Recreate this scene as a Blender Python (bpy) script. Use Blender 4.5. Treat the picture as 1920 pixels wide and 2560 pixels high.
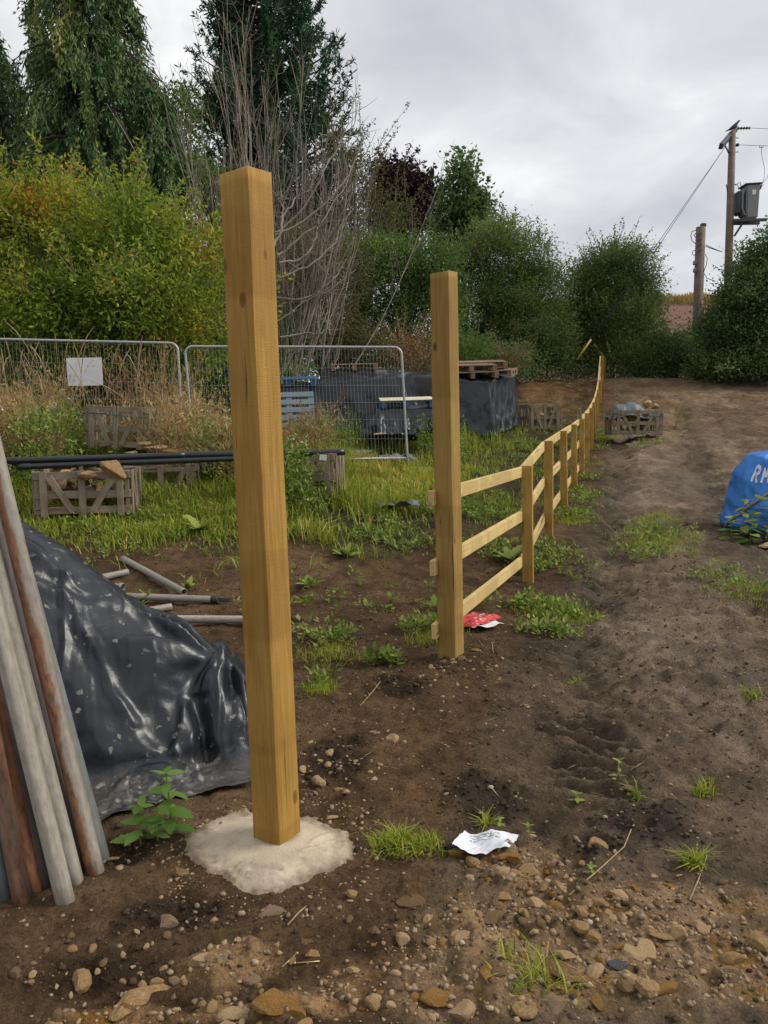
import bpy, bmesh, math, random
import numpy as np
from mathutils import Vector, Matrix, Euler

for o in list(bpy.data.objects):
    bpy.data.objects.remove(o)
R = math.radians
rng = np.random.default_rng(11)
random.seed(5)
SC = bpy.context.scene
COL = SC.collection

# ------------------------------------------------------------------ camera
FPX, PITCH, ROLL, EYE = 1934.0, R(6.8), R(1.7), 1.6
cd = bpy.data.cameras.new('camera')
cd.sensor_fit = 'VERTICAL'; cd.sensor_height = 36.0; cd.sensor_width = 27.0
cd.lens = FPX / 2560 * 36.0
cd.clip_start = 0.05; cd.clip_end = 2000
cam = bpy.data.objects.new('camera', cd); COL.objects.link(cam)
FW = np.array([0, math.cos(PITCH), -math.sin(PITCH)])
_r0 = np.array([1.0, 0, 0]); _u0 = np.cross(_r0, FW)
UP = _u0 * math.cos(ROLL) + _r0 * math.sin(ROLL)
RT = _r0 * math.cos(ROLL) - _u0 * math.sin(ROLL)
CAM = np.array([0, 0, EYE])
cam.matrix_world = Matrix(((RT[0], UP[0], -FW[0], 0), (RT[1], UP[1], -FW[1], 0),
                           (RT[2], UP[2], -FW[2], EYE), (0, 0, 0, 1)))
SC.camera = cam

# ------------------------------------------------------------------ sky, sun, exposure
SUN_EL, SUN_AZ = R(38), R(88)          # azimuth clockwise from +Y
w = bpy.data.worlds.new('World'); SC.world = w; w.use_nodes = True
nt = w.node_tree; nt.nodes.clear()
def wn(t, **k):
    n = nt.nodes.new(t)
    for a, b in k.items(): setattr(n, a, b)
    return n
out = wn('ShaderNodeOutputWorld')
bgs = wn('ShaderNodeBackground'); bgc = wn('ShaderNodeBackground'); mixw = wn('ShaderNodeMixShader')
sky = wn('ShaderNodeTexSky', sky_type='NISHITA', sun_disc=False, sun_elevation=SUN_EL, sun_rotation=SUN_AZ)
nt.links.new(sky.outputs[0], bgs.inputs[0]); bgs.inputs[1].default_value = 0.08
tc = wn('ShaderNodeTexCoord'); sep = wn('ShaderNodeSeparateXYZ')
nt.links.new(tc.outputs['Generated'], sep.inputs[0])
ab = wn('ShaderNodeMath', operation='ABSOLUTE'); nt.links.new(sep.outputs[2], ab.inputs[0])
ad = wn('ShaderNodeMath', operation='ADD'); ad.inputs[1].default_value = 0.28; nt.links.new(ab.outputs[0], ad.inputs[0])
dx = wn('ShaderNodeMath', operation='DIVIDE'); dy = wn('ShaderNodeMath', operation='DIVIDE')
nt.links.new(sep.outputs[0], dx.inputs[0]); nt.links.new(ad.outputs[0], dx.inputs[1])
nt.links.new(sep.outputs[1], dy.inputs[0]); nt.links.new(ad.outputs[0], dy.inputs[1])
cmb = wn('ShaderNodeCombineXYZ'); nt.links.new(dx.outputs[0], cmb.inputs[0]); nt.links.new(dy.outputs[0], cmb.inputs[1])
cmb.inputs[2].default_value = 3.7
def cloud(scale, detail, rough, dist):
    n = wn('ShaderNodeTexNoise'); n.inputs['Scale'].default_value = scale; n.inputs['Detail'].default_value = detail
    n.inputs['Roughness'].default_value = rough; n.inputs['Distortion'].default_value = dist
    nt.links.new(cmb.outputs[0], n.inputs['Vector']); return n
n1 = cloud(0.95, 5, 0.5, 0.35); n2 = cloud(3.1, 6, 0.55, 0.6)
mx = wn('ShaderNodeMix'); mx.inputs[0].default_value = 0.36
nt.links.new(n1.outputs[0], mx.inputs[2]); nt.links.new(n2.outputs[0], mx.inputs[3])
rp = wn('ShaderNodeValToRGB'); cr = rp.color_ramp
cr.elements[0].position = 0.36; cr.elements[0].color = (0.40, 0.413, 0.440, 1)
cr.elements[1].position = 0.65; cr.elements[1].color = (0.80, 0.79, 0.775, 1)
e = cr.elements.new(0.47); e.color = (0.495, 0.503, 0.520, 1)
e = cr.elements.new(0.56); e.color = (0.60, 0.608, 0.62, 1)
nt.links.new(mx.outputs[0], rp.inputs[0]); nt.links.new(rp.outputs[0], bgc.inputs[0]); bgc.inputs[1].default_value = 0.76
mixw.inputs[0].default_value = 0.93
nt.links.new(bgs.outputs[0], mixw.inputs[1]); nt.links.new(bgc.outputs[0], mixw.inputs[2])
nt.links.new(mixw.outputs[0], out.inputs[0])

sl = bpy.data.lights.new('sun', 'SUN'); sl.energy = 1.5; sl.angle = R(24); sl.color = (1.0, 0.95, 0.86)
sun = bpy.data.objects.new('sun', sl); COL.objects.link(sun)
sdir = Vector((math.sin(SUN_AZ) * math.cos(SUN_EL), math.cos(SUN_AZ) * math.cos(SUN_EL), math.sin(SUN_EL)))
sun.rotation_euler = sdir.to_track_quat('Z', 'Y').to_euler(); sun.location = (20, 0, 30)
SC.view_settings.view_transform = 'Standard'; SC.view_settings.look = 'None'
SC.view_settings.exposure = 0.88; SC.view_settings.gamma = 1.0
SC.render.engine = 'CYCLES'
SC.cycles.use_denoising = True
SC.cycles.max_bounces = 6; SC.cycles.diffuse_bounces = 3; SC.cycles.glossy_bounces = 2
SC.cycles.transmission_bounces = 4; SC.cycles.transparent_max_bounces = 6

# ------------------------------------------------------------------ pixel helpers (2560x1920 photograph -> direction)
def ray(px, py): return FW + RT * ((px - 960) / FPX) + UP * ((1280 - py) / FPX)
def atY(px, py, Y):
    d = ray(px, py); return CAM + d * (Y / d[1])
def atZ(px, py, z):
    d = ray(px, py); return CAM + d * ((z - EYE) / d[2])

# ------------------------------------------------------------------ noise
def _h(ix, iy, iz, s):
    n = (ix * 374761393 + iy * 668265263 + iz * 2147483647 + s * 974634541) & 0xFFFFFFFF
    n = ((n ^ (n >> 13)) * 1274126177) & 0xFFFFFFFF
    return ((n ^ (n >> 16)) & 0xFFFF) / 65535.0
def vn(x, y, s=0, z=None):
    x = np.asarray(x, float); y = np.asarray(y, float)
    x0 = np.floor(x); y0 = np.floor(y); fx = x - x0; fy = y - y0
    fx = fx * fx * fx * (fx * (fx * 6 - 15) + 10); fy = fy * fy * fy * (fy * (fy * 6 - 15) + 10)
    ix = x0.astype(np.int64); iy = y0.astype(np.int64)
    a = _h(ix, iy, 0, s); b = _h(ix + 1, iy, 0, s); c = _h(ix, iy + 1, 0, s); d = _h(ix + 1, iy + 1, 0, s)
    return (a * (1 - fx) + b * fx) * (1 - fy) + (c * (1 - fx) + d * fx) * fy * 1.0
def fbm(x, y, s=0, o=4, g=0.5):
    t = 0; a = 1; n = 0
    for i in range(o):
        t = t + a * (vn(x * 2 ** i + 17.3 * i, y * 2 ** i - 9.1 * i, s + i) - 0.5); n += a; a *= g
    return t / n * 2
def ridged(x, y, s=0, o=3):
    t = 0; a = 1
    for i in range(o):
        t = t + a * (1 - np.abs(vn(x * 2 ** i + 5.1 * i, y * 2 ** i, s + i) * 2 - 1)); a *= 0.5
    return t / 1.75
def sstep(a, b, x):
    t = np.clip((np.asarray(x, float) - a) / (b - a), 0, 1); return t * t * (3 - 2 * t)

# ------------------------------------------------------------------ terrain height
CP = np.array([
 (-3,-1,0),(0,-1,0),(3,-1,0),(-3,2,.0),(0,1.5,0),(3,2.5,0),(-.43,2.76,0),(.43,4.85,0.03),(3.2,5,0),(-1.3,4.6,0.02),(-4,4.5,.1),
 (1.37,7.32,0),(1.96,9.1,.17),(2.58,11,.24),(3.2,12.94,.30),(3.79,14.72,.40),(4.35,16.5,.54),(4.95,18.4,.76),(5.45,20.2,.97),(6.0,22,1.2),(6.5,23.8,1.5),(7.1,25.6,1.95),(7.8,27.4,2.72),
 (9,28.6,2.85),(8,31,2.75),
 (-1.5,6,.05),(-3.5,6,.2),(-3.3,8.7,.56),(-1,8,.38),(.3,8,.2),(.4,12.9,.76),(-3.5,12.6,.92),(-6.5,12.5,1.0),(-4.2,11.4,1.08),(-1,16,.95),(2.3,18.3,1.05),(4.1,20,1.2),
 (0,22,1.4),(-6,18,1.2),(-6,26,1.6),(1,28,2.2),(4,26,2.2),(5,28,2.75),(12,28.3,2.75),(18,28,2.65),
 (4.6,9.3,.2),(8,10,.35),(6.3,19,.95),(10,19,.98),(8.5,24,1.75),(13,24,1.75),(14,14,.55),(6,14,.45),(5,6,.05),(8,3,.1),
 (0,42,2.6),(20,42,2.4),(-20,40,2.2),(40,20,1.2),(-30,10,1.2),(-14,6,.7),(-12,-2,.2),(14,-2,.1),(0,-12,0),(40,-10,.3),(-35,-10,.5),(45,60,2.8),(-45,60,2.6),(0,90,3),(60,110,3.5),(-60,110,3.2)], float)
def _k(r2): return np.sqrt(r2 + 0.5)
_A = _k(((CP[:, None, :2] - CP[None, :, :2]) ** 2).sum(-1)) - 0.03 * np.eye(len(CP))
_n = len(CP)
_M = np.zeros((_n + 1, _n + 1)); _M[:_n, :_n] = _A; _M[:_n, _n] = 1; _M[_n, :_n] = 1
_W = np.linalg.solve(_M, np.append(CP[:, 2], 0))
def gz(X, Y):
    X = np.asarray(X, float); Y = np.asarray(Y, float); sh = X.shape
    Xf = np.clip(X.ravel(), -60, 60); Yf = np.clip(Y.ravel(), -12, 110)
    o = np.empty(len(Xf))
    for i in range(0, len(Xf), 60000):
        d2 = (Xf[i:i + 60000, None] - CP[None, :, 0]) ** 2 + (Yf[i:i + 60000, None] - CP[None, :, 1]) ** 2
        o[i:i + 60000] = _k(d2) @ _W[:-1] + _W[-1]
    return o.reshape(sh)
def ground_at(px, py, y0=1.2, y1=60):
    Ys = np.geomspace(y0, y1, 600); d = ray(px, py)
    P = CAM[None] + d[None] * (Ys / d[1])[:, None]
    below = P[:, 2] < gz(P[:, 0], P[:, 1])
    i = int(np.argmax(below)) if below.any() else len(Ys) - 1
    return P[i]
def fenceX(Y): return np.interp(Y, [0, 4.85, 7.32, 14.72, 20.2, 27.4], [-.9, .45, 1.37, 3.79, 5.45, 7.8])

# pixel-located soil zones, turned into ground positions
def zone(px, py): p = ground_at(px, py); return p[0], p[1]
ZR = [(zone(1480, 2340), .62, .34), (zone(1330, 2180), .22, .22), (zone(1180, 2480), .45, .16), (zone(1850, 2400), .35, .2), (zone(560, 2430), .17, .12), (zone(720, 2530), .4, .06), (zone(300, 2540), .25, .05)]
ZD = [(zone(1200, 1985), .19, .23), (zone(830, 1900), .2, .35), (zone(1600, 2060), .28, .25), (zone(330, 2130), .13, .12), (zone(420, 2300), .25, .12), (zone(230, 2430), .3, .12), (zone(1010, 1720), .25, .2), (zone(1480, 2120), .18, .1)]
def blobs(X, Y, Z):
    m = np.zeros_like(X)
    for (c, rx, ry) in Z:
        m = np.maximum(m, np.exp(-(((X - c[0]) / rx) ** 2 + ((Y - c[1]) / ry) ** 2)))
    return m
def masks(X, Y):
    u = X - fenceX(Y)
    nz = fbm(X * 1.3, Y * 1.3, 40, 4)
    rub = sstep(.30, .75, blobs(X, Y, ZR) + .28 * fbm(X * 5, Y * 5, 42, 3))
    drk = sstep(.28, .8, blobs(X, Y, ZD) + .35 * fbm(X * 4, Y * 4, 43, 3))
    # grass: left of the fence, past about 6 m
    edge = np.where(X < -.6, 7.35 + .15 * (X + 2), 7.6 + .9 * (X + .6))
    g = sstep(-.4, 1.0, Y - edge + 1.3 * nz) * sstep(.1, -.9, u + .4 * nz) * sstep(-9.5, -8.5, X)
    g = g * sstep(25.5, 22, Y)
    return u, nz, rub, drk, g
def micro(X, Y):
    u, nz, rub, drk, g = masks(X, Y)
    far = sstep(60, 25, Y)
    d = .032 * fbm(X * 1.1, Y * 1.1, 1, 3) + .022 * fbm(X * 4.5, Y * 4.5, 2, 4) + .012 * (ridged(X * 8, Y * 9, 3, 2) - .5)
    clod = np.maximum(0, vn(X * 16, Y * 16, 4) - .45) ** 1.3 * .05 + np.maximum(0, vn(X * 34, Y * 34, 5) - .5) * .02
    d = d + clod * (.45 + .9 * drk + .5 * rub) + .016 * (ridged(X * 13, Y * 13, 12, 2) - .5) * (.5 + vn(X * 1.5, Y * 1.5, 13)) + .010 * fbm(X * 26, Y * 26, 14, 2)
    d = d + .035 * drk * fbm(X * 7, Y * 7, 9, 3) + .03 * rub * fbm(X * 3, Y * 3, 8, 3) + rub * (.045 * np.maximum(0, vn(X * 11, Y * 11, 15) - .42) + .030 * np.maximum(0, vn(X * 21, Y * 21, 16) - .45))
    # churned mud and tyre marks on the track right of the fence
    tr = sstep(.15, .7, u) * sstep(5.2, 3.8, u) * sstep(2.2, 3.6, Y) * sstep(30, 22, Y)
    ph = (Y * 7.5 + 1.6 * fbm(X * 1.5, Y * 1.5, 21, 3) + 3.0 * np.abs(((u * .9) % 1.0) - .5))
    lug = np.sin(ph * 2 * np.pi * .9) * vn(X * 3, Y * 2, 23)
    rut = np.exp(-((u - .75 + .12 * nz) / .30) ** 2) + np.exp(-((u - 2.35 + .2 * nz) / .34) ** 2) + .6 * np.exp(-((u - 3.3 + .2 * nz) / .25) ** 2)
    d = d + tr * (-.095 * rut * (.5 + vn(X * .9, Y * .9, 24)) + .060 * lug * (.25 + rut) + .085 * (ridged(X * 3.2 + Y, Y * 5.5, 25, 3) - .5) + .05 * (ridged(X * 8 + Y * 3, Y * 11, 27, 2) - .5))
    # heaped soil round the second post, small hollow beside it
    p2 = np.array([.47, 4.9])
    r2 = np.hypot(X - p2[0], Y - p2[1])
    d = d + .055 * np.exp(-(r2 / .30) ** 2)
    pd = np.hypot((X + .43), (Y - 2.72)); d = d * (1 - .85 * np.exp(-(pd / .24) ** 4))
    bank = sstep(20, 26, Y) * .06 * fbm(X * .9, Y * .9, 30, 4)
    return d * far + bank * sstep(70, 30, Y)
def gfull(X, Y): return gz(X, Y) + micro(np.asarray(X, float), np.asarray(Y, float))
def gpt(px, py, sink=0.0):
    p = ground_at(px, py); z = float(gfull(np.array([p[0]]), np.array([p[1]]))[0])
    return np.array([p[0], p[1], z - sink])

# ------------------------------------------------------------------ mesh helpers
def np_mesh(name, V, F, mat=None, parent=None, smooth=False, tint=None, vcol=None):
    V = np.asarray(V, np.float32); me = bpy.data.meshes.new(name)
    Fs = F if isinstance(F, list) else [F]
    Fs = [np.asarray(f, np.int32) for f in Fs if len(f)]
    me.vertices.add(len(V)); me.vertices.foreach_set('co', V.ravel())
    nl = sum(f.size for f in Fs); me.loops.add(nl)
    me.loops.foreach_set('vertex_index', np.concatenate([f.ravel() for f in Fs]))
    st = []; c = 0; tot = []
    for f in Fs:
        k = f.shape[1]; st.append(c + np.arange(len(f)) * k); tot.append(np.full(len(f), k)); c += f.size
    st = np.concatenate(st).astype(np.int32)
    me.polygons.add(len(st)); me.polygons.foreach_set('loop_start', st)
    me.polygons.foreach_set('loop_total', np.concatenate(tot).astype(np.int32))
    if smooth: me.polygons.foreach_set('use_smooth', np.ones(len(st), bool))
    if tint is not None:
        a = me.attributes.new('tint', 'FLOAT', 'FACE'); a.data.foreach_set('value', np.asarray(tint, np.float32))
    if vcol is not None:
        for k, v in vcol.items():
            v = np.asarray(v, np.float32)
            if v.ndim == 2:
                a = me.attributes.new(k, 'FLOAT_COLOR', 'POINT')
                a.data.foreach_set('color', np.concatenate([v, np.ones((len(v), 1), np.float32)], 1).ravel())
            else:
                a = me.attributes.new(k, 'FLOAT', 'POINT'); a.data.foreach_set('value', v)
    me.update(calc_edges=True)
    if mat: me.materials.append(mat)
    o = bpy.data.objects.new(name, me); COL.objects.link(o)
    if parent: o.parent = parent
    return o
def tag(o, label=None, cat=None, group=None, kind=None):
    if label: o['label'] = label
    if cat: o['category'] = cat
    if group: o['group'] = group
    if kind: o['kind'] = kind
    return o
def empty(name, loc, rot=(0, 0, 0)):
    o = bpy.data.objects.new(name, None); o.empty_display_size = .1
    o.location = loc; o.rotation_euler = rot; COL.objects.link(o); return o
_bm_cache = {}
def box_mesh(sx, sy, sz, bev, mat, jit=0, seed=0):
    key = (round(sx, 4), round(sy, 4), round(sz, 4), bev, mat.name, jit, seed)
    if key in _bm_cache: return _bm_cache[key]
    bm = bmesh.new(); bmesh.ops.create_cube(bm, size=1)
    rr = random.Random(seed)
    for v in bm.verts:
        v.co = Vector((v.co.x * sx, v.co.y * sy, v.co.z * sz))
        if jit: v.co += Vector((rr.uniform(-jit, jit), rr.uniform(-jit, jit), rr.uniform(-jit, jit)))
    if bev: bmesh.ops.bevel(bm, geom=bm.edges[:], offset=bev, segments=1, affect='EDGES')
    me = bpy.data.meshes.new('board'); bm.to_mesh(me); bm.free(); me.materials.append(mat)
    _bm_cache[key] = me; return me
def box(name, size, mat, loc, rot=(0, 0, 0), parent=None, bev=.003, jit=0, seed=0):
    o = bpy.data.objects.new(name, box_mesh(*size, bev, mat, jit, seed)); COL.objects.link(o)
    o.location = loc
    if isinstance(rot, Matrix): o.rotation_euler = rot.to_euler()
    else: o.rotation_euler = rot
    if parent: o.parent = parent
    return o
def plank(name, a, b, wdt, thk, normal, mat, parent=None, bev=.003, jit=.002, seed=0, ext=0):
    """board whose long (local z) axis runs a->b, width across, thickness along normal"""
    a = Vector(a); b = Vector(b); z = (b - a).normalized(); L = (b - a).length + ext
    n = Vector(normal); n = (n - z * n.dot(z)).normalized(); x = n.cross(z)
    m = Matrix((x, n, z)).transposed()
    return box(name, (wdt, thk, L), mat, (a + b) / 2, m, parent, bev, jit, seed)
def tube_vf(pts, rad, sides=8, off=0, cap=True):
    P = np.asarray(pts, float); n = len(P); r = np.broadcast_to(np.asarray(rad, float), (n,))
    T = np.gradient(P, axis=0); T /= np.linalg.norm(T, axis=1)[:, None] + 1e-9
    ref = np.array([0, 0, 1.0]) if abs(T[0, 2]) < .9 else np.array([1.0, 0, 0])
    A = np.empty_like(P); A[0] = np.cross(T[0], ref); A[0] /= np.linalg.norm(A[0])
    for i in range(1, n):
        a = A[i - 1] - T[i] * A[i - 1].dot(T[i]); A[i] = a / (np.linalg.norm(a) + 1e-9)
    B = np.cross(T, A); th = np.arange(sides) * 2 * np.pi / sides
    V = P[:, None] + r[:, None, None] * (A[:, None] * np.cos(th)[None, :, None] + B[:, None] * np.sin(th)[None, :, None])
    V = V.reshape(-1, 3); i = np.arange(n - 1)[:, None] * sides; j = np.arange(sides)[None]; k = (np.arange(sides) + 1)[None] % sides
    F = np.stack([i + j, i + k, i + sides + k, i + sides + j], -1).reshape(-1, 4) + off
    return V, F
def tubes_obj(name, lst, mat, parent=None, sides=6, smooth=True, caps=True, tint=None):
    Vs = []; Fs = []; o = 0; caplist = []
    for pts, rad in lst:
        V, F = tube_vf(pts, rad, sides, o); Vs.append(V); Fs.append(F); m = len(V)
        if caps:
            caplist.append(np.arange(sides)[::-1] + o); caplist.append(np.arange(sides) + o + m - sides)
        o += m
    F = [np.concatenate(Fs)]
    if caps: F.append(np.array(caplist))
    return np_mesh(name, np.concatenate(Vs), F, mat, parent, smooth)
def grid_faces(nu, nv, off=0, closed=False):
    i = np.arange(nu - 1)[:, None]; m = nv if closed else nv - 1; j = np.arange(m)[None]; j2 = (j + 1) % nv
    return np.stack([i * nv + j, (i + 1) * nv + j, (i + 1) * nv + j2, i * nv + j2], -1).reshape(-1, 4) + off
def leaf_quads(P, A, S, L, W, fold=.15):
    """P base, A axis unit, S side unit -> rhombic leaves"""
    N = np.cross(A, S); L = np.asarray(L)[:, None]; W = np.asarray(W)[:, None]
    V = np.stack([P, P + A * L * .45 + S * W * .5 + N * W * fold, P + A * L, P + A * L * .45 - S * W * .5 + N * W * fold], 1)
    F = np.arange(len(P) * 4).reshape(-1, 4)
    return V.reshape(-1, 3), F
def unit(v): return v / (np.linalg.norm(v, axis=-1, keepdims=True) + 1e-9)
def bezier(p0, p1, p2, n=8):
    t = np.linspace(0, 1, n)[:, None]; p0, p1, p2 = map(lambda a: np.asarray(a, float), (p0, p1, p2))
    return (1 - t) ** 2 * p0 + 2 * t * (1 - t) * p1 + t * t * p2

# ------------------------------------------------------------------ materials
class N:
    def __init__(s, name, rough=.8, spec=.3):
        s.m = bpy.data.materials.new(name); s.m.use_nodes = True; s.t = s.m.node_tree
        s.b = s.t.nodes['Principled BSDF']; s.b.inputs['Roughness'].default_value = rough
        s.b.inputs['Specular IOR Level'].default_value = spec
        s.tc = s.n('ShaderNodeTexCoord')
    def n(s, t, **k):
        n = s.t.nodes.new(t)
        for a, b in k.items(): setattr(n, a, b)
        return n
    def l(s, a, b): s.t.links.new(a, b)
    def vec(s, src='Object', scale=(1, 1, 1), rnd=False):
        mp = s.n('ShaderNodeMapping'); mp.inputs['Scale'].default_value = scale
        o = s.tc.outputs[src]
        if rnd:
            oi = s.n('ShaderNodeObjectInfo'); va = s.n('ShaderNodeVectorMath', operation='SCALE')
            cb = s.n('ShaderNodeCombineXYZ')
            for i in range(3): s.l(oi.outputs['Random'], cb.inputs[i])
            va.inputs[3].default_value = 37.0; s.l(cb.outputs[0], va.inputs[0])
            vb = s.n('ShaderNodeVectorMath', operation='ADD'); s.l(o, vb.inputs[0]); s.l(va.outputs[0], vb.inputs[1]); o = vb.outputs[0]
        s.l(o, mp.inputs[0]); return mp.outputs[0]
    def noise(s, v, scale, detail=4, rough=.55, dist=0):
        n = s.n('ShaderNodeTexNoise'); n.inputs['Scale'].default_value = scale; n.inputs['Detail'].default_value = detail
        n.inputs['Roughness'].default_value = rough; n.inputs['Distortion'].default_value = dist; s.l(v, n.inputs['Vector']); return n.outputs[0]
    def ramp(s, f, stops):
        r = s.n('ShaderNodeValToRGB'); e = r.color_ramp.elements
        for i, (p, c) in enumerate(stops):
            if i < 2: x = e[i]; x.position = p
            else: x = e.new(p)
            x.color = (*c, 1) if len(c) == 3 else c
        s.l(f, r.inputs[0]); return r.outputs[0]
    def mix(s, f, a, b, typ='MIX'):
        m = s.n('ShaderNodeMix', data_type='RGBA', blend_type=typ)
        if isinstance(f, (int, float)): m.inputs[0].default_value = f
        else: s.l(f, m.inputs[0])
        for i, x in ((6, a), (7, b)):
            if isinstance(x, tuple): m.inputs[i].default_value = (*x, 1)
            else: s.l(x, m.inputs[i])
        return m.outputs[2]
    def math(s, op, a, b=0.0):
        m = s.n('ShaderNodeMath', operation=op)
        for i, x in ((0, a), (1, b)):
            if isinstance(x, (int, float)): m.inputs[i].default_value = x
            else: s.l(x, m.inputs[i])
        return m.outputs[0]
    def bump(s, h, strength=.3, dist=.01):
        b = s.n('ShaderNodeBump'); b.inputs['Strength'].default_value = strength; b.inputs['Distance'].default_value = dist
        s.l(h, b.inputs['Height']); s.l(b.outputs[0], s.b.inputs['Normal']); return b
    def col(s, c):
        if isinstance(c, tuple): s.b.inputs['Base Color'].default_value = (*c, 1)
        else: s.l(c, s.b.inputs['Base Color'])
        return s
    def attr(s, name, out='Fac'):
        a = s.n('ShaderNodeAttribute', attribute_name=name); return a.outputs[out]

def mat_wood(name, dark, mid, light, knot=(.10, .05, .02), grain=1.0, rough=.75, knots=.5):
    m = N(name, rough, .25); v = m.vec('Object', (1, 1, .055), True)
    g = m.noise(v, 60 * grain, 6, .6, .8); g2 = m.noise(m.vec('Object', (1, 1, .02), True), 170 * grain, 3, .6)
    big = m.noise(m.vec('Object', (1, 1, .55), True), 4.5, 4, .6)
    c = m.ramp(g, [(.18, dark), (.80, light), (.48, mid)])
    c = m.mix(m.math('MULTIPLY', g2, .22), c, tuple(x * .55 for x in dark), 'MIX')
    c = m.mix(m.ramp(big, [(.40, (0, 0, 0)), (.68, (.55, .55, .55))]), c, tuple(x * .72 for x in mid))
    crk = m.noise(m.vec('Object', (1, 1, .03), True), 34 * grain, 2, .4); c = m.mix(m.ramp(crk, [(.285, (.85, .85, .85)), (.300, (0, 0, 0))]), c, tuple(x * .35 for x in dark))
    bd = m.noise(m.vec('Object', (.12, .12, 1), True), 2.6, 3, .5); c = m.mix(m.ramp(bd, [(.47, (0, 0, 0)), (.505, (.38, .38, .38))]), c, m.mix(1.0, c, (.66, .60, .52), 'MULTIPLY'))
    vo = m.n('ShaderNodeTexVoronoi'); vo.inputs['Scale'].default_value = 5.0
    m.l(m.vec('Object', (1.6, 1.6, .8), True), vo.inputs['Vector'])
    kn = m.ramp(vo.outputs['Distance'], [(.0, (knots * 1.7, ) * 3), (.125, (0, 0, 0)), (.10, (knots * 1.2, ) * 3)])
    c = m.mix(kn, c, knot)
    m.col(c); saw = m.noise(m.vec('Object', (.4, .4, 9), True), 38, 2)
    m.bump(m.math('ADD', g2, m.math('MULTIPLY', saw, .8)), .45, .004); return m.m
M = {}
M['post'] = mat_wood('treated_post_timber', (.235, .122, .027), (.395, .226, .050), (.53, .325, .085), (.10, .05, .016), .8)
M['post2'] = mat_wood('treated_post_timber_green', (.21, .125, .034), (.34, .215, .058), (.46, .30, .09), (.06, .045, .022), .8, knots=.6)
M['fpost'] = mat_wood('fence_post_timber', (.26, .15, .038), (.40, .245, .062), (.52, .34, .10), (.13, .07, .025))
M['rail'] = mat_wood('pale_rail_timber', (.50, .34, .13), (.66, .49, .205), (.74, .58, .28), (.30, .16, .06))
M['crate'] = mat_wood('weathered_crate_timber', (.15, .118, .082), (.27, .22, .165), (.39, .33, .255), (.07, .052, .035), .9, .9)
M['pallet'] = mat_wood('pallet_timber', (.16, .11, .07), (.29, .21, .14), (.40, .31, .22), (.09, .06, .04), 1.0, .9)
M['pallet_tan'] = mat_wood('tan_pallet_timber', (.20, .125, .07), (.36, .235, .14), (.46, .32, .20), (.12, .07, .04), 1.0, .9)
def mat_painted(name, c, under=(.22, .18, .13), wear=.45):
    m = N(name, .7, .3); n = m.noise(m.vec('Object', (1, 1, .15), True), 14, 5)
    k = m.ramp(n, [(wear, (0, 0, 0)), (wear + .2, (1, 1, 1))])
    m.col(m.mix(k, under, c)); m.bump(n, .2, .003); return m.m
M['pallet_blue'] = mat_painted('blue_pallet_paint', (.025, .11, .28), (.10, .12, .15), .38)
M['pallet_paleblue'] = mat_painted('faded_blue_pallet_paint', (.11, .22, .30), (.20, .21, .20), .42)
def mat_plain(name, c, rough=.6, spec=.3, var=.25, scale=12, metal=0, bump=.15):
    m = N(name, rough, spec); n = m.noise(m.vec('Object', (1, 1, 1), True), scale, 5)
    m.col(m.ramp(n, [(.3, tuple(x * (1 - var) for x in c)), (.7, tuple(min(1, x * (1 + var)) for x in c))]))
    m.b.inputs['Metallic'].default_value = metal
    if bump: m.bump(n, bump, .004)
    return m.m
M['galv'] = mat_plain('galvanised_frame', (.36, .38, .38), .45, .5, .2, 25, .3, .05)
M['black_pipe'] = mat_plain('black_plastic_pipe', (.018, .020, .023), .32, .5, .3, 6, 0, .02)
M['white_board'] = mat_plain('white_board', (.72, .72, .74), .5, .4, .06, 8)
M['board_top'] = mat_plain('pale_sheet_board', (.60, .55, .42), .8, .2, .18, 7)
M['block'] = mat_plain('grey_concrete_block', (.24, .225, .20), .95, .1, .25, 30, 0, .5)
M['stone'] = None
def mat_stone(name, a, b, c, sc=7):
    m = N(name, .9, .2); v = m.vec('Object', (1, 1, 1), True)
    n = m.noise(v, sc, 6, .62); n2 = m.noise(v, sc * 6, 4, .6)
    k = m.ramp(n, [(.3, a), (.7, c), (.5, b)]); k = m.mix(m.math('MULTIPLY', n2, .5), k, tuple(x * .5 for x in a))
    m.col(k); m.bump(m.math('ADD', n, n2), .6, .012); return m.m
M['stone_tan'] = mat_stone('tan_sandstone', (0.227, 0.134, 0.056), (0.375, 0.236, 0.107), (0.499, 0.343, 0.179))
M['stone_orange'] = mat_stone('orange_ironstone', (0.181, 0.091, 0.026), (0.329, 0.176, 0.046), (0.408, 0.252, 0.092), 14)
M['stone_pale'] = mat_stone('pale_limestone', (0.329, 0.215, 0.111), (0.488, 0.336, 0.18), (0.634, 0.462, 0.271), 14)
M['stone_grey'] = mat_stone('grey_cobble', (0.183, 0.126, 0.078), (0.293, 0.205, 0.127), (0.39, 0.284, 0.176), 14)
M['stone_brown'] = mat_stone('brown_stone', (0.122, 0.074, 0.037), (0.207, 0.131, 0.066), (0.305, 0.2, 0.107), 14)
M['stone_blue'] = mat_stone('slate_blue_stone', (.06, .065, .075), (.10, .108, .12), (.15, .155, .165), 14)

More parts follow.
